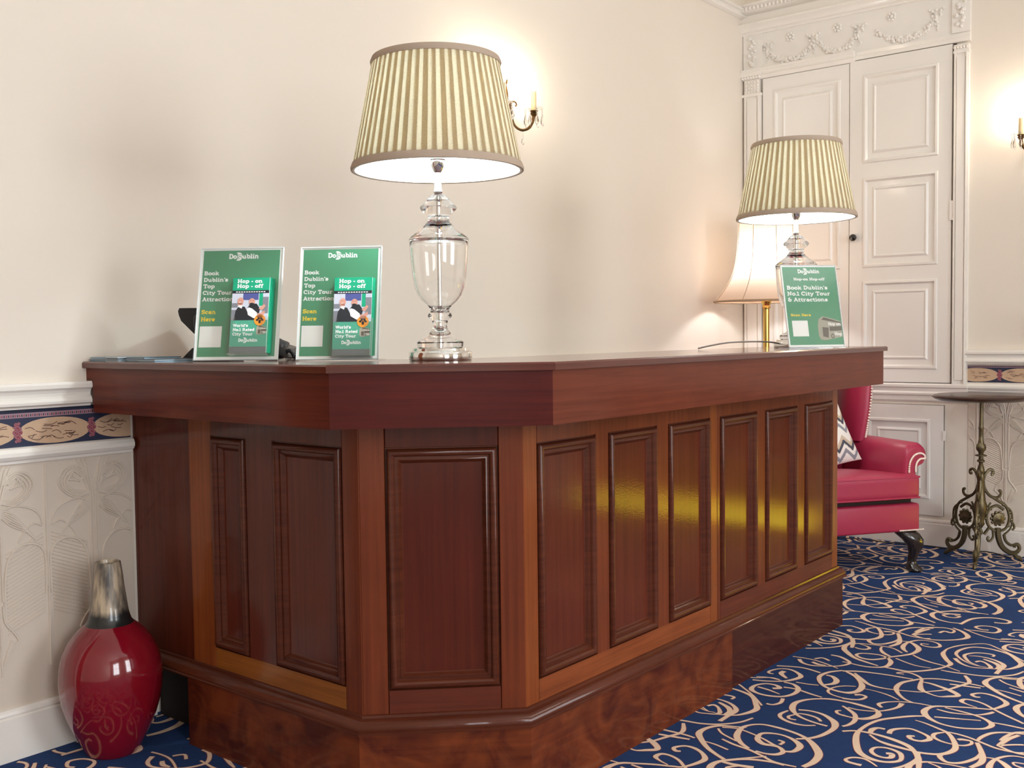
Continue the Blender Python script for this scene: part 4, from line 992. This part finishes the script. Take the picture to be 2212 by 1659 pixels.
def sheet_frame(x, y, phi, t):
    nrm = Vector((math.cos(phi), math.sin(phi), 0)); right = Vector((-math.sin(phi), math.cos(phi), 0))
    up = Vector((0, 0, math.cos(t)))-nrm*math.sin(t); out = right.cross(up)
    if out.dot(nrm) < 0: out = -out
    return Vector((x, y, ZT+.003)), right, up, out, nrm
def sign(x, y, phi, t, W, H, label, kind):
    global LIFT
    o, rt, up, out, nrm = sheet_frame(x, y, phi, t)
    root = thing('sign_holder', label, 'sign', (x, y, ZT), 'green tour signs on the counter')
    F = lambda u, v, d=0: tuple(o+rt*u+up*v+out*d)
    mb = MB(); fr = lambda u, v, d: F(u, v, d)
    mb.box((-W/2, 0, .0012), (W/2, H, .0028), fr=fr)          # front sheet
    # foot: a flat plate running back under the leaning sheet
    bk = -nrm
    G = lambda u, v, d: tuple(o+rt*u+bk*v+Vector((0, 0, d-.003)))
    mb.box((-W/2, -.004, .0), (W/2, .085, .003), fr=G)
    mb.build('acrylic_stand', M['acryl'], root)
    # white edges of the acrylic sheet
    mb = MB(); e = .0022
    mb.box((-W/2, 0, -.0028), (-W/2+e, H, .0028), fr=fr); mb.box((W/2-e, 0, -.0028), (W/2, H, .0028), fr=fr)
    mb.box((-W/2, H-e, -.0028), (W/2, H, .0028), fr=fr); mb.box((-W/2, 0, -.0028), (W/2, e, .0028), fr=fr)
    mb.build('acrylic_edge', M['acedge'], root)
    p = MB(); p.box((-W/2+e, e, -.002), (W/2-e, H-e, -.0002), fr=fr)
    PX = lambda a: -W/2+a*W
    PY = lambda b: H*(1-b)
    lv = [0, .0002]
    fn = lambda u, v: F(u, v, .0)
    g0, g1 = (.035, .955) if kind < 3 else (.03, .985)
    p.quad(F(PX(g0), PY(.968), 0), F(PX(g1), PY(.968), 0), F(PX(g1), PY(.022), 0), F(PX(g0), PY(.022), 0), 1)
    f2 = lambda u, v: F(u, v, .0003)
    if kind < 3: p.quad(f2(PX(.05), PY(.885)), f2(PX(.315), PY(.885)), f2(PX(.315), PY(.70)), f2(PX(.05), PY(.70)), 0)
    else: p.quad(f2(PX(.10), PY(.865)), f2(PX(.38), PY(.865)), f2(PX(.38), PY(.675)), f2(PX(.10), PY(.675)), 0)
    poster = p.build('poster', [M['paper'], M['green']], root)
    LIFT = tuple(out*.0003)
    mb = MB(); logo(mb, PX(.52) if kind < 3 else PX(.5), PY(.097), H*.043 if kind < 3 else H*.046, f2, 0, 1); mb.build('logo', [M['white'], M['green']], poster)
    mb = MB()
    if kind < 3:
        for i, l in enumerate(('Book', "Dublin's", 'Top', 'City Tour', 'Attractions')):
            text(mb, l, PX(.055), PY(.243+i*.0585), H*.0345, f2, 0, .122, track=1.2)
        text(mb, 'Scan', PX(.055), PY(.59), H*.0355, f2, 1, .122, track=1.15); text(mb, 'Here', PX(.055), PY(.655), H*.0355, f2, 1, .122, track=1.15)
    else:
        text(mb, 'Hop-on Hop-off', PX(.5)-.001, PY(.185), H*.031, f2, 0, .125, 'c', 1.32)
        for i, l in enumerate(("Book Dublin's", 'No.1 City Tour', '& Attractions')):
            text(mb, l, PX(.075), PY(.297+i*.073), H*.046, f2, 0, .125, track=1.3)
        text(mb, 'Scan Here', PX(.095), PY(.622), H*.030, f2, 1, .125, track=1.3)
        b2_ = MB(); bus(b2_, PX(.545), PY(.915), W*.43, H*.29, f2, 2, 3, 0); b2_.build('bus_print', [M['white'], M['yellow'], M['bus'], M['busd']], poster)
    mb.build('lettering', [M['white'], M['yellow'], M['bus'], M['busd']], poster)
    if kind == 3: return
    # leaflet pocket at the lower right of the sheet
    lw, lh = .100, .207
    lx = PX(.665 if kind == 1 else .69); d0 = .004; d1 = .026
    lz = H*.047 if kind == 1 else H*.02
    mb = MB(); a, b_ = lx-lw/2-.004, lx+lw/2+.004; ph = .098
    mb.box((a, lz-.004, d1), (b_, lz+ph*.62, d1+.002), fr=fr)
    mb.box((a, lz-.004, .003), (a+.002, lz+ph, d1), fr=fr); mb.box((b_-.002, lz-.004, .003), (b_, lz+ph, d1), fr=fr)
    mb.box((a, lz-.004, .003), (b_, lz-.002, d1+.002), fr=fr)
    mb.box((a, lz+ph*.62, d1), (a+.018, lz+ph, d1+.002), fr=fr); mb.box((b_-.018, lz+ph*.62, d1), (b_, lz+ph, d1+.002), fr=fr)
    mb.build('leaflet_pocket', M['acryl'], root)
    NL = 7
    first = None
    for k in range(NL):
        sh = (NL-1-k)*.0013 if kind == 1 else (NL-1-k)*.0006
        dd = d1-.0035-(NL-1-k)*.0028
        Fk = lambda u, v, d, sh=sh, dd=dd: F(lx+u+sh, lz+v+sh*.3, dd+d)
        mb = MB(); mb.box((-lw/2, 0, -.0022), (lw/2, lh, 0), 0, fr=Fk)
        c = tuple(o+rt*(lx+sh)+up*lz+out*dd)
        if k < NL-1:
            q = mb.build('leaflet', M['green2'], org=c)
            tag(q, 'tour leaflet filed behind the front one in the pocket of the %s sign' % ('leaning left-hand' if kind == 1 else 'middle, lamp-side'), 'leaflet', 'tour leaflets in the %s sign pocket' % ('left' if kind == 1 else 'middle'))
            continue
        q = mb.build('leaflet', M['paper'], org=c)
        tag(q, 'front green hop-on hop-off leaflet in the pocket of the %s' % ('sign nearest the telephone' if kind == 1 else 'sign nearest the big lamp'), 'leaflet')
        G = lambda e: (lambda u, v: Fk(-lw/2+u*lw, v*lh, e))
        g1_, g2_, g3_, g4_ = G(.0002), G(.0004), G(.0006), G(.0008)
        cov = MB()
        def rect(b, x0, y0, x1, y1, fn, mi): poly2(b, [(x0, y0), (x1, y0), (x1, y1), (x0, y1)], fn, mi)
        rect(cov, 0, .83, 1, 1, g1_, 0); rect(cov, 0, .79, 1, .83, g1_, 1)
        for i in range(12): rect(cov, .1+i*.068, .803, .1+i*.068+.045, .815, g2_, 4)
        CM = [M['green2'], M['ink'], M['green3'], M['lband'], M['white'], M['pgrey']]
        cov.build('header_print', CM, q)
        cov = MB(); rect(cov, 0, .08, 1, .43, g1_, 2); rect(cov, 0, 0, 1, .08, g1_, 3)
        for yy in (.05, .03): rect(cov, .12, yy, .88, yy+.005, g2_, 5)
        cov.build('footer_print', CM, q)
        ph_ = MB()
        rect(ph_, 0, .43, 1, .79, g1_, 0)
        rect(ph_, .30, .70, .72, .79, g2_, 1); rect(ph_, .74, .62, .84, .79, g2_, 6); rect(ph_, .84, .52, 1, .74, g2_, 5); rect(ph_, 0, .60, .16, .66, g2_, 5); rect(ph_, .0, .43, .14, .57, g2_, 7)
        poly2(ph_, [(.08, .43), (.12, .56), (.2, .62), (.36, .61), (.44, .54), (.46, .43)], g3_, 2)     # dark waistcoats
        poly2(ph_, [(.44, .43), (.44, .6), (.52, .65), (.68, .65), (.78, .58), (.74, .47), (.8, .43)], g3_, 2)
        poly2(ph_, [(.18, .61), (.28, .585), (.3, .63), (.2, .635)], g4_, 3)
        poly2(ph_, [(.42, .58), (.46, .50), (.62, .455), (.72, .47), (.70, .53), (.56, .585), (.47, .60)], g4_, 3)   # white sleeve
        g5_ = G(.001)
        poly2(ph_, [(.70, .47), (.80, .455), (.92, .52), (.90, .56), (.80, .52), (.72, .52)], g5_, 4)
        poly2(ph_, [(.84, .56), (.93, .62), (.88, .64), (.74, .58)], g5_, 4)
        disc(ph_, .24, .685, .085, .05, g5_, 4); disc(ph_, .55, .675, .085, .048, g5_, 4)
        rect(ph_, .17, .63, .30, .66, g5_, 4); g6_ = G(.0012)
        poly2(ph_, [(.49, .655), (.61, .655), (.61, .625), (.55, .612), (.49, .625)], g6_, 2)
        rect(ph_, .51, .652, .58, .660, g6_, 2); rect(ph_, .5, .69, .53, .695, g6_, 2); rect(ph_, .57, .69, .6, .695, g6_, 2)
        rect(ph_, .2, .695, .22, .70, g6_, 2); rect(ph_, .26, .695, .28, .70, g6_, 2); rect(ph_, .2, .665, .27, .669, g6_, 3)
        ph_.build('photo_print', [M['psky'], M['pblue'], M['ink'], M['white'], M['skin'], M['pgrey'], M['green2'], M['pgrey']], q)
        bd = MB(); disc(bd, .79, .43, .155, .074, g5_, 0, 28)
        for (u, v) in ((.72, .43), (.79, .42), (.86, .43), (.76, .45), (.83, .45), (.79, .40)): disc(bd, u, v, .035, .014, g6_, 1, 10)
        rect(bd, .70, .468, .88, .474, g6_, 1)
        bd.build('badge', [M['orange'], M['ink']], q)
        tx = MB(); sc_ = lw
        H2 = lambda e: (lambda u, v: Fk(-lw/2+u, v, e))
        t2 = H2(.0005)
        text(tx, 'Hop - on', .012, lh*.931, .0102, t2, 0, .125, track=1.24); text(tx, 'Hop - off', .012, lh*.864, .0102, t2, 0, .125, track=1.24)
        text(tx, "World's", .007, lh*.342, .0078, t2, 0, .12, track=1.12); text(tx, 'No.1 Rated', .007, lh*.286, .0078, t2, 0, .12, track=1.14); text(tx, 'City Tour', .007, lh*.228, .0078, t2, 0, .12, track=1.14)
        LIFT = tuple(out*.0003)
        TM = [M['white'], M['bus'], M['busd'], M['green3']]
        tx.build('lettering', TM, q)
        tx = MB(); bus(tx, .070, lh*.235, .028, .026, t2, 1, 2, 0); tx.build('bus_print', TM, q)
        tx = MB(); logo(tx, lw*.5, lh*.145, .0085, t2, 0, 3); tx.build('logo', TM, q)
sign(.151, -.517, -2.524, .269, .230, .315, 'green city tour sign with a leaflet pocket, standing in front of the telephone', 1)
sign(.277, -.778, -2.557, .224, .219, .304, 'bright green city tour sign with a leaflet pocket, next to the large lamp', 2)
sign(2.019, -1.334, -2.246, .241, .216, .303, 'green city tour sign with a bus picture, at the far end of the counter', 3)

# ------------------------------------------------------------------ telephone
cr, fw_ = Vector((.635, -.772, 0)), Vector((.772, .635, 0))
tel0 = Vector((.27, -.36, ZT))
tel = thing('telephone', 'black desk telephone on a tilted stand behind the left green sign', 'telephone', tuple(tel0))
def TP(a, d, z): return tuple(tel0+cr*a+fw_*d+Vector((0, 0, z)))
def profile_slab(poly, d0, d1):
    mb = MB(); mb.prism(poly, d0, d1, fr=lambda a, z, d: TP(a, d, z)); return mb
mb = profile_slab([(-.158, .140), (-.156, .128), (-.150, .112), (-.115, .076), (.06, .004), (.14, .004), (.146, .03), (.10, .045), (-.10, .148), (-.154, .148)], -.02, .17); mb.build('body', M['black'], tel)
mb = profile_slab([(-.152, 0), (-.156, .006), (-.128, .034), (-.06, .06), (-.02, .03), (-.02, 0)], .0, .15); mb.build('stand', M['black'], tel)
mb = MB()
HP = spline([(.150, -.05, .030), (.11, -.05, .052), (.03, -.05, .085), (-.05, -.05, .125), (-.085, -.05, .128)], 4)
mb.tube([TP(*p) for p in HP], [.020]*2+[.018]*(len(HP)-4)+[.020]*2, 10)
mb.rbox((.118, -.082, .003), (.152, -.022, .046), .012, fr=TP); mb.rbox((-.10, -.08, .085), (-.05, -.02, .128), .012, fr=TP)
mb.build('handset', M['black'], tel)
hel = []
base = spline([(.148, -.05, .016), (.157, -.05, .026), (.166, -.045, .020), (.171, -.04, .008), (.160, .02, .006), (.12, .08, .006)], 8)
NH = 200
for i in range(NH+1):
    t = i/NH*(len(base)-1.001); j = int(t); f_ = t-j; b0 = Vector(base[j]); b1 = Vector(base[j+1]); c = b0.lerp(b1, f_); d = (b1-b0).normalized()
    n1_ = Vector((-d.z, 0, d.x)); n1_ = n1_.normalized() if n1_.length > 1e-4 else Vector((0, 0, 1)); n2_ = d.cross(n1_); a = i*.85
    c = c+n1_*math.cos(a)*.0045+n2_*math.sin(a)*.0045; c.z = max(c.z, .002); hel.append(TP(*c))
mb = MB(); mb.tube(hel, .0017, 5); mb.build('coiled_cord', M['black'], tel)

# loose leaflets lying at the wall end of the counter
lt = [M['leaf4'], M['leaf1'], M['leaf2'], M['leaf3']]
LLAB = ['dark slate', 'teal', 'pale grey', 'blue grey']
piles = [((.075, -.062), .10, (1, 0, 1), 3), ((.070, -.152), -.06, (2, 2, 0), 2), ((.080, -.238), .05, (3, 2, 3), 2), ((.072, -.320), -.04, (3, 2), 1)]
pos = ['nearest the wall', 'second from the wall', 'third from the wall', 'nearest the telephone']
for pi2, ((cx, cy), rot, cols, n) in enumerate(piles):
    for k, ci in enumerate(cols):
        a = rot+rnd.uniform(-.05, .05)
        mb = MB(); hz = .0042
        wx = rnd.uniform(-.004, .004)
        fr = lambda x, y, z: (cx+wx+x*math.cos(a)-y*math.sin(a), cy+x*math.sin(a)+y*math.cos(a), ZT+.0001+k*(hz+.0001)+z)
        mb.box((-.06, -.041, 0), (.06, .041, hz*.45), fr=fr); mb.box((-.059, -.0405, hz*.45), (.0585, .040, hz), 1, fr=fr)
        tag(mb.build('booklet', [lt[ci], lt[(ci+2) % 4]], org=(cx, cy, ZT)), '%s booklet lying flat, %s of the booklet pile %s' % (LLAB[ci], ['bottom', 'middle', 'top'][k] if len(cols) == 3 else ['bottom', 'top'][k], pos[pi2]), 'booklet', 'booklets at the wall end of the counter')

# ------------------------------------------------------------------ wing armchair
ex, ey = Vector((.820, -.572, 0)).normalized(), Vector((.572, .820, 0)).normalized()
c0 = Vector((3.456, -1.188, 0))-ex*.30-ey*.045
chair = thing('wing_armchair', 'red leather wing armchair with studded trim in the corner beyond the desk', 'armchair', tuple(c0))
def CF(x, y, z): return tuple(c0+ex*x+ey*y+Vector((0, 0, z)))
mb = MB(); mb.rbox((-.315, .0, .195), (.315, .67, .328), .014, fr=CF); mb.build('seat_rail', M['leather'], chair)
mb = MB(); mb.rbox((-.29, .03, .320), (.29, .62, .36), .01, fr=CF); mb.build('seat_deck', M['carc'], chair)
CS = lambda x, y, z: CF(x, y, z-.075*y)
mb = MB(); mb.rbox((-.303, -.020, .352), (.303, .56, .464), .022, fr=CS, puff=.025)
mb.build('seat_cushion', M['leather'], chair)
mb = MB()
for z in (.357, .453):
    q = [(-.298, -.016), (.298, -.016), (.303, -.01), (.303, .5)]
    mb.tube([CS(x, y, z) for x, y in [(-.303, .5), (-.303, -.01)]+q], .0045, 6)
mb.build('piping', M['leather'], chair)
for sg in (-1, 1):
    mb = MB()
    # outrolled arm: an outline in (x, z), swept along y, drawn in at the front
    prof = spline([(.262, .33), (.262, .45), (.268, .54), (.285, .595), (.325, .622), (.372, .612), (.395, .572), (.385, .528), (.350, .508), (.335, .49), (.333, .42), (.333, .33)], 4)
    rows = []
    for y, k in ((.055, .80), (.062, .93), (.085, 1.0), (.2, 1.), (.4, 1.), (.62, .98)):
        rows.append([CF(sg*(.31+(x-.31)*k), y, .46+(z-.46)*(k if z > .46 else 1)*.9) for x, z in prof])
    mb.grid(rows); mb.add(rows[0], [list(range(len(prof)))]); mb.add(rows[-1], [list(range(len(prof)))])
    mb.build('armrest', M['leather'], chair, sharp=50)
    mb = MB()
    tr = spline([(.290, .47), (.295, .52), (.318, .556), (.350, .566), (.372, .556), (.376, .538), (.352, .536), (.334, .520), (.327, .495), (.327, .47)], 5)
    for p in tr[::1]:
        mb.ball((sg*p[0], .050, .46+(p[1]-.46)*.9), .0052, 6, fr=CF)
    mb.build('nail_trim', M['nail'], chair)
# back and wings
def BK(x, y, z): return CF(x, y+(z-.45)*.16, z)
mb = MB(); mb.rbox((-.27, .53, .40), (.27, .66, 1.04), .05, fr=BK); mb.build('backrest', M['leather'], chair)
for sg in (-1, 1):
    rows = []
    for z, yf, xo in ((.58, .40, .300), (.66, .375, .305), (.76, .355, .318), (.86, .345, .330), (.95, .36, .335), (1.01, .42, .33), (1.035, .50, .32)):
        w = .03
        rows.append([BK(sg*(xo-w), .62, z), BK(sg*(xo-w-.01), yf+.06, z), BK(sg*(xo-w*.9), yf+.012, z), BK(sg*(xo-.008), yf, z), BK(sg*(xo+w*.5), yf+.008, z), BK(sg*(xo+w*.6), yf+.06, z), BK(sg*(xo+w*.3), .66, z)])
    mb = MB(); mb.grid(rows, closed=True); mb.add(rows[-1], [list(range(7))]); mb.add(rows[0], [list(range(7))]); mb.build('wing', M['leather'], chair, sharp=70)
    mb = MB()
    edge = spline([BK(sg*(xo+.004), yf-.001, z) for z, yf, xo in ((.60, .395, .3015), (.66, .375, .305), (.76, .355, .318), (.86, .345, .330), (.95, .36, .335), (1.01, .42, .33))], 7)
    for p in edge: mb.ball(p, .0058, 6)
    mb.build('nail_trim', M['nail'], chair)
mb = MB()
for i in range(16): mb.ball((.205+i*.0083, -.002, .203), .0042, 6, fr=CF)
for i in range(16): mb.ball((-.205-i*.0083, -.002, .203), .0042, 6, fr=CF)
mb.build('nail_trim', M['nail'], chair)
for sg in (-1, 1):
    mb = MB()
    sec = [(.262, .045, .197, .052, .038), (.272, .036, .180, .055, .048), (.290, .022, .155, .048, .044), (.300, .016, .125, .036, .034), (.300, .024, .09, .024, .024), (.296, .034, .055, .019, .019), (.296, .036, .034, .021, .021), (.300, .028, .022, .031, .034), (.302, .024, .010, .034, .038), (.302, .024, .0, .028, .032)]
    rows = []
    for x, y, z, a, b_ in sec:
        rows.append([CF(sg*(x+a*math.copysign(abs(math.cos(t))**.8, math.cos(t))), y+b_*math.copysign(abs(math.sin(t))**.8, math.sin(t)), z) for t in [2*PI*i/16 for i in range(16)]])
    mb.grid(rows, closed=True); mb.add(rows[-1], [list(range(16))]); mb.build('leg', M['darkwood'], chair, sharp=60)
    mb = MB()
    mb.add([CF(sg*.25, .60, .2), CF(sg*.30, .60, .2), CF(sg*.30, .65, .2), CF(sg*.25, .65, .2), CF(sg*.262, .665, 0), CF(sg*.298, .665, 0), CF(sg*.298, .70, 0), CF(sg*.262, .70, 0)], [[0, 1, 2, 3], [4, 7, 6, 5], [0, 4, 5, 1], [1, 5, 6, 2], [2, 6, 7, 3], [3, 7, 4, 0]])
    mb.build('leg', M['darkwood'], chair)
# chevron scatter cushion leaning on the backrest
M['chev'] = [principled('cushion_white', '#EDE9E2', .85), principled('cushion_grey', '#8E9098', .85), principled('cushion_dark', '#4C4E58', .85), principled('cushion_beige', '#C9B9A2', .85)]
mb = MB(); N = 120; S_ = .42
ctr = Vector(CF(-.012, .40, .645)); 
cux = (ex*.985+ey*.10+Vector((0, 0, .22))).normalized(); cun = (ey*.93+Vector((0, 0, -.36))-ex*.2).normalized()
cuy = cux.cross(-cun).normalized(); cuy = cuy if cuy.z > 0 else -cuy; cun = cux.cross(cuy).normalized()
def cush(u, v, side):
    b_ = max(0, (1-abs(u)**2.4)*(1-abs(v)**2.4))**.6
    k = 1-.09*(1-abs(u)**2)*0-.06*(abs(v)**2)*(1-abs(u)) 
    du = u*(1-.07*(1-v*v)); dv = v*(1-.07*(1-u*u))
    return tuple(ctr+cux*du*S_/2+cuy*dv*S_/2+cun*side*.07*b_)
for side in (-1, 1):
    vs = [cush(-1+2*i/N, -1+2*j/N, side) for i in range(N+1) for j in range(N+1)]
    base_i = len(mb.v); mb.v += vs
    for i in range(N):
        for j in range(N):
            a = i*(N+1)+j; f_ = [a, a+N+1, a+N+2, a+1]
            if side > 0: f_.reverse()
            mb.f.append([base_i+q for q in f_])
            zz = (j*.3+abs(((i*.3) % 8)-4)) % 12
            mb.m.append(0 if zz < 4 else 1 if zz < 6 else 0 if zz < 8 else 2 if zz < 10 else 3); mb.sm.append(True)
tag(mb.build('scatter_cushion', M['chev'], org=tuple(ctr)), 'white and grey zigzag scatter cushion propped on the red armchair', 'cushion')

# ------------------------------------------------------------------ pedestal table with cast scroll legs
TX, TY = 3.842, -1.392
tb = thing('pedestal_table', 'round-topped pedestal table on a scrolled bronze tripod beside the tall doors', 'side table', (TX, TY, 0))
mb = MB(); mb.lathe([(0, .792), (.19, .792), (.205, .797), (.218, .803), (.225, .809), (.225, .814), (.218, .819), (.205, .822), (0, .822)], (TX, TY, 0), 56); mb.build('table_top', M['tabletop'], tb)
mb = MB(); mb.lathe([(0, .13), (.010, .135), (.012, .15), (.006, .165), (.020, .185), (.016, .20), (.024, .24), (.033, .275), (.024, .30), (.018, .36), (.016, .40), (.021, .42), (.015, .435), (.018, .44), (.017, .455), (.009, .485), (.012, .49), (.018, .493), (.018, .50), (.011, .505), (.011, .517), (.027, .521), (.027, .526), (.011, .53), (.013, .54), (.021, .55), (.0235, .562), (.021, .575), (.013, .585), (.014, .59), (.0105, .60), (.0105, .65), (.013, .655), (.010, .665), (.008, .79), (.04, .793), (0, .793)], (TX, TY, 0), 24)
mb.build('column', M['bronze'], tb, sharp=50)
base_a = math.atan2(-2.8414-TY, -1.5198-TX)
for k in range(3):
    a = base_a-.12+k*2*PI/3
    dv = Vector((math.cos(a), math.sin(a), 0))
    P3 = lambda p, o=0: tuple(Vector((TX, TY, 0))+dv*p[0]+Vector((0, 0, p[1]))+Vector((-dv.y, dv.x, 0))*o)
    mb = MB()
    def cv(pts, r, n=5): 
        q = spline(pts, n); rr_ = r if not isinstance(r, tuple) else [r[0]+(r[1]-r[0])*i/(len(q)-1) for i in range(len(q))]
        rr_ = [1.3*v for v in rr_] if isinstance(rr_, list) else 1.3*rr_
        mb.tube([P3(p) for p in q], rr_, 6)
    cv([(.012, .40), (.022, .43), (.040, .452), (.058, .448), (.060, .432), (.050, .430)], .0055)
    cv([(.012, .405), (.02, .36), (.045, .325), (.075, .315), (.095, .325), (.098, .345), (.088, .350)], .0055)
    cv([(.045, .325), (.085, .30), (.125, .27), (.140, .215), (.125, .165), (.085, .15), (.045, .17), (.03, .215), (.045, .26), (.08, .275), (.112, .255)], .0055)
    cv([(.125, .27), (.150, .245), (.155, .20), (.145, .16), (.115, .132)], .004)
    cv([(.03, .215), (.012, .215)], .006); cv([(.045, .17), (.03, .15), (.018, .135)], .006); cv([(.06, .16), (.062, .12), (.045, .10), (.034, .112), (.042, .122)], .0045)
    cv([(.085, .165), (.088, .12), (.105, .075), (.14, .045), (.172, .042), (.19, .06), (.186, .08), (.170, .082), (.166, .068)], (.0115, .006))
    cv([(.115, .132), (.125, .10), (.150, .08), (.175, .085)], (.006, .005))
    cv([(.160, .045), (.175, .025), (.192, .016), (.200, .006)], (.009, .007)); cv([(.145, .20), (.16, .185), (.165, .165), (.155, .155)], .0045)
    cv([(.02, .30), (.03, .26), (.028, .235)], .004); cv([(.05, .29), (.04, .27), (.055, .255)], .004)
    # leaf rosette in the wheel
    for o in (-.006, .006):
        mb.lathe([(0, 0), (.030, .0), (.028, .005), (.014, .007), (.009, .011), (0, .012)], n=14, fr=lambda x, y, z, o=o: P3((.085+x, .212+y), o+(z if o > 0 else -z)))
    for i in range(10):
        an = i*2*PI/10; mb.ball(P3((.085+.031*math.cos(an), .212+.031*math.sin(an))), .0085, 6)
    for p in ((.142, .24), (.15, .205), (.135, .175), (.11, .28), (.07, .312), (.058, .436)): mb.ball(P3(p), .0085, 6)
    mb.ball(P3((.2, .006)), .0085, 6, sc=(1, 1, .7))
    mb.build('leg', M['bronze'], tb)

# thin wires along the skirting
mb = MB(); pts = [(3.55, -.10, .004)]
wr = random.Random(4)
for i in range(14):
    y = -.12-i*.105; pts.append((XD-.055-wr.uniform(0, .06), y, .004+(.02*wr.random() if i % 3 == 0 else 0)))
mb.tube(spline(pts, 4), .0028, 6); tag(mb.build('floor_wire', M['wire'], org=(4.05, -.8, 0)), 'thin black wire trailing along the skirting under the tall doors', 'cable')

# unseen pendant added as room fill light, and the low gilt gas fire on the right wall
pd = thing('fill_pendant', 'added out-of-view fill lamp, an opal glass bowl hanging from the ceiling', 'ceiling light', (1.5, -3.9, ZC))
M['opal'] = emission('opal_glow', (1., .94, .86), 9)
mb = MB(); mb.lathe([(0, ZC-.66), (.15, ZC-.64), (.25, ZC-.58), (.31, ZC-.49), (.30, ZC-.49), (0, ZC-.50)], (1.5, -3.9, 0), 32); mb.build('bowl', M['opal'], pd)
mb = MB(); mb.lathe([(.012, ZC-.46), (.012, ZC-.03), (.06, ZC-.02), (.06, ZC)], (1.5, -3.9, 0), 16); mb.build('rod', M['brass'], pd)
fs = thing('chimneypiece', 'white painted chimneypiece with a dark firebox on the right wall past the second sconce', 'fireplace', (XD, -2.85, 0))
for y0, y1 in ((-2.00, -1.86), (-3.84, -3.70)): mb = MB(); mb.box((XD-.13, y0, 0), (XD-.001, y1, 1.16)); mb.build('jamb', M['trim'], fs)
mb = MB(); mb.box((XD-.13, -3.70, .80), (XD-.001, -2.00, 1.16)); mb.build('frieze_panel', M['trim'], fs)
mb = MB(); mb.box((XD-.22, -3.92, 1.16), (XD-.001, -1.78, 1.21)); mb.build('mantel_shelf', M['trim'], fs)
mb = MB(); mb.box((XD-.03, -3.70, .42), (XD-.002, -2.00, .80)); mb.build('firebox', M['carc'], fs)
fp = thing('gas_fire', 'low gas fire glowing yellow in a brass fender on the right wall', 'fireplace', (XD, -2.85, 0))
M['flame'] = emission('yellow_flame', (1., .78, .04), 7.5)
mb = MB()
for i in range(34):
    y = -3.6+i*.046; h = .10+.06*abs(math.sin(i*1.7)); mb.lathe([(0, .03), (.018, .05), (.014, .09), (.004, .09+h*.5), (0, .09+h*.6)], (XD-.16, y, 0), 8)
mb.build('flame', M['flame'], fp)
mb = MB(); mb.box((XD-.22, -3.66, 0), (XD-.03, -2.02, .03)); mb.box((XD-.06, -3.66, .03), (XD-.03, -2.02, .40)); mb.build('hearth', M['brass'], fp)

# ------------------------------------------------------------------ camera and view
cam = bpy.data.cameras.new('camera'); co = bpy.data.objects.new('camera', cam); COL.objects.link(co); scn.camera = co
yaw, pitch, roll, fpx = .8826, -.0482, -.0122, 2249.4
fwd = Vector((math.sin(yaw)*math.cos(pitch), math.cos(yaw)*math.cos(pitch), math.sin(pitch)))
r0 = Vector((math.cos(yaw), -math.sin(yaw), 0)); u0 = r0.cross(fwd)
r1_ = r0*math.cos(roll)+u0*math.sin(roll); u1_ = u0*math.cos(roll)-r0*math.sin(roll)
mt = Matrix((r1_, u1_, -fwd)).transposed().to_4x4(); mt.translation = Vector((-1.5198, -2.8414, 1.1445)); co.matrix_world = mt
cam.sensor_fit = 'HORIZONTAL'; cam.sensor_width = 36; cam.lens = fpx/2212*36; cam.clip_start = .05
w = bpy.data.worlds.new('world'); scn.world = w; w.use_nodes = True
w.node_tree.nodes['Background'].inputs[0].default_value = (.8, .85, .9, 1); w.node_tree.nodes['Background'].inputs[1].default_value = .5
scn.view_settings.view_transform = 'Standard'; scn.view_settings.look = 'None'; scn.view_settings.exposure = .3; scn.view_settings.gamma = 1
scn.cycles.max_bounces = 14; scn.cycles.diffuse_bounces = 6; scn.cycles.transmission_bounces = 12; scn.cycles.transparent_max_bounces = 24
scn.cycles.sample_clamp_indirect = 6
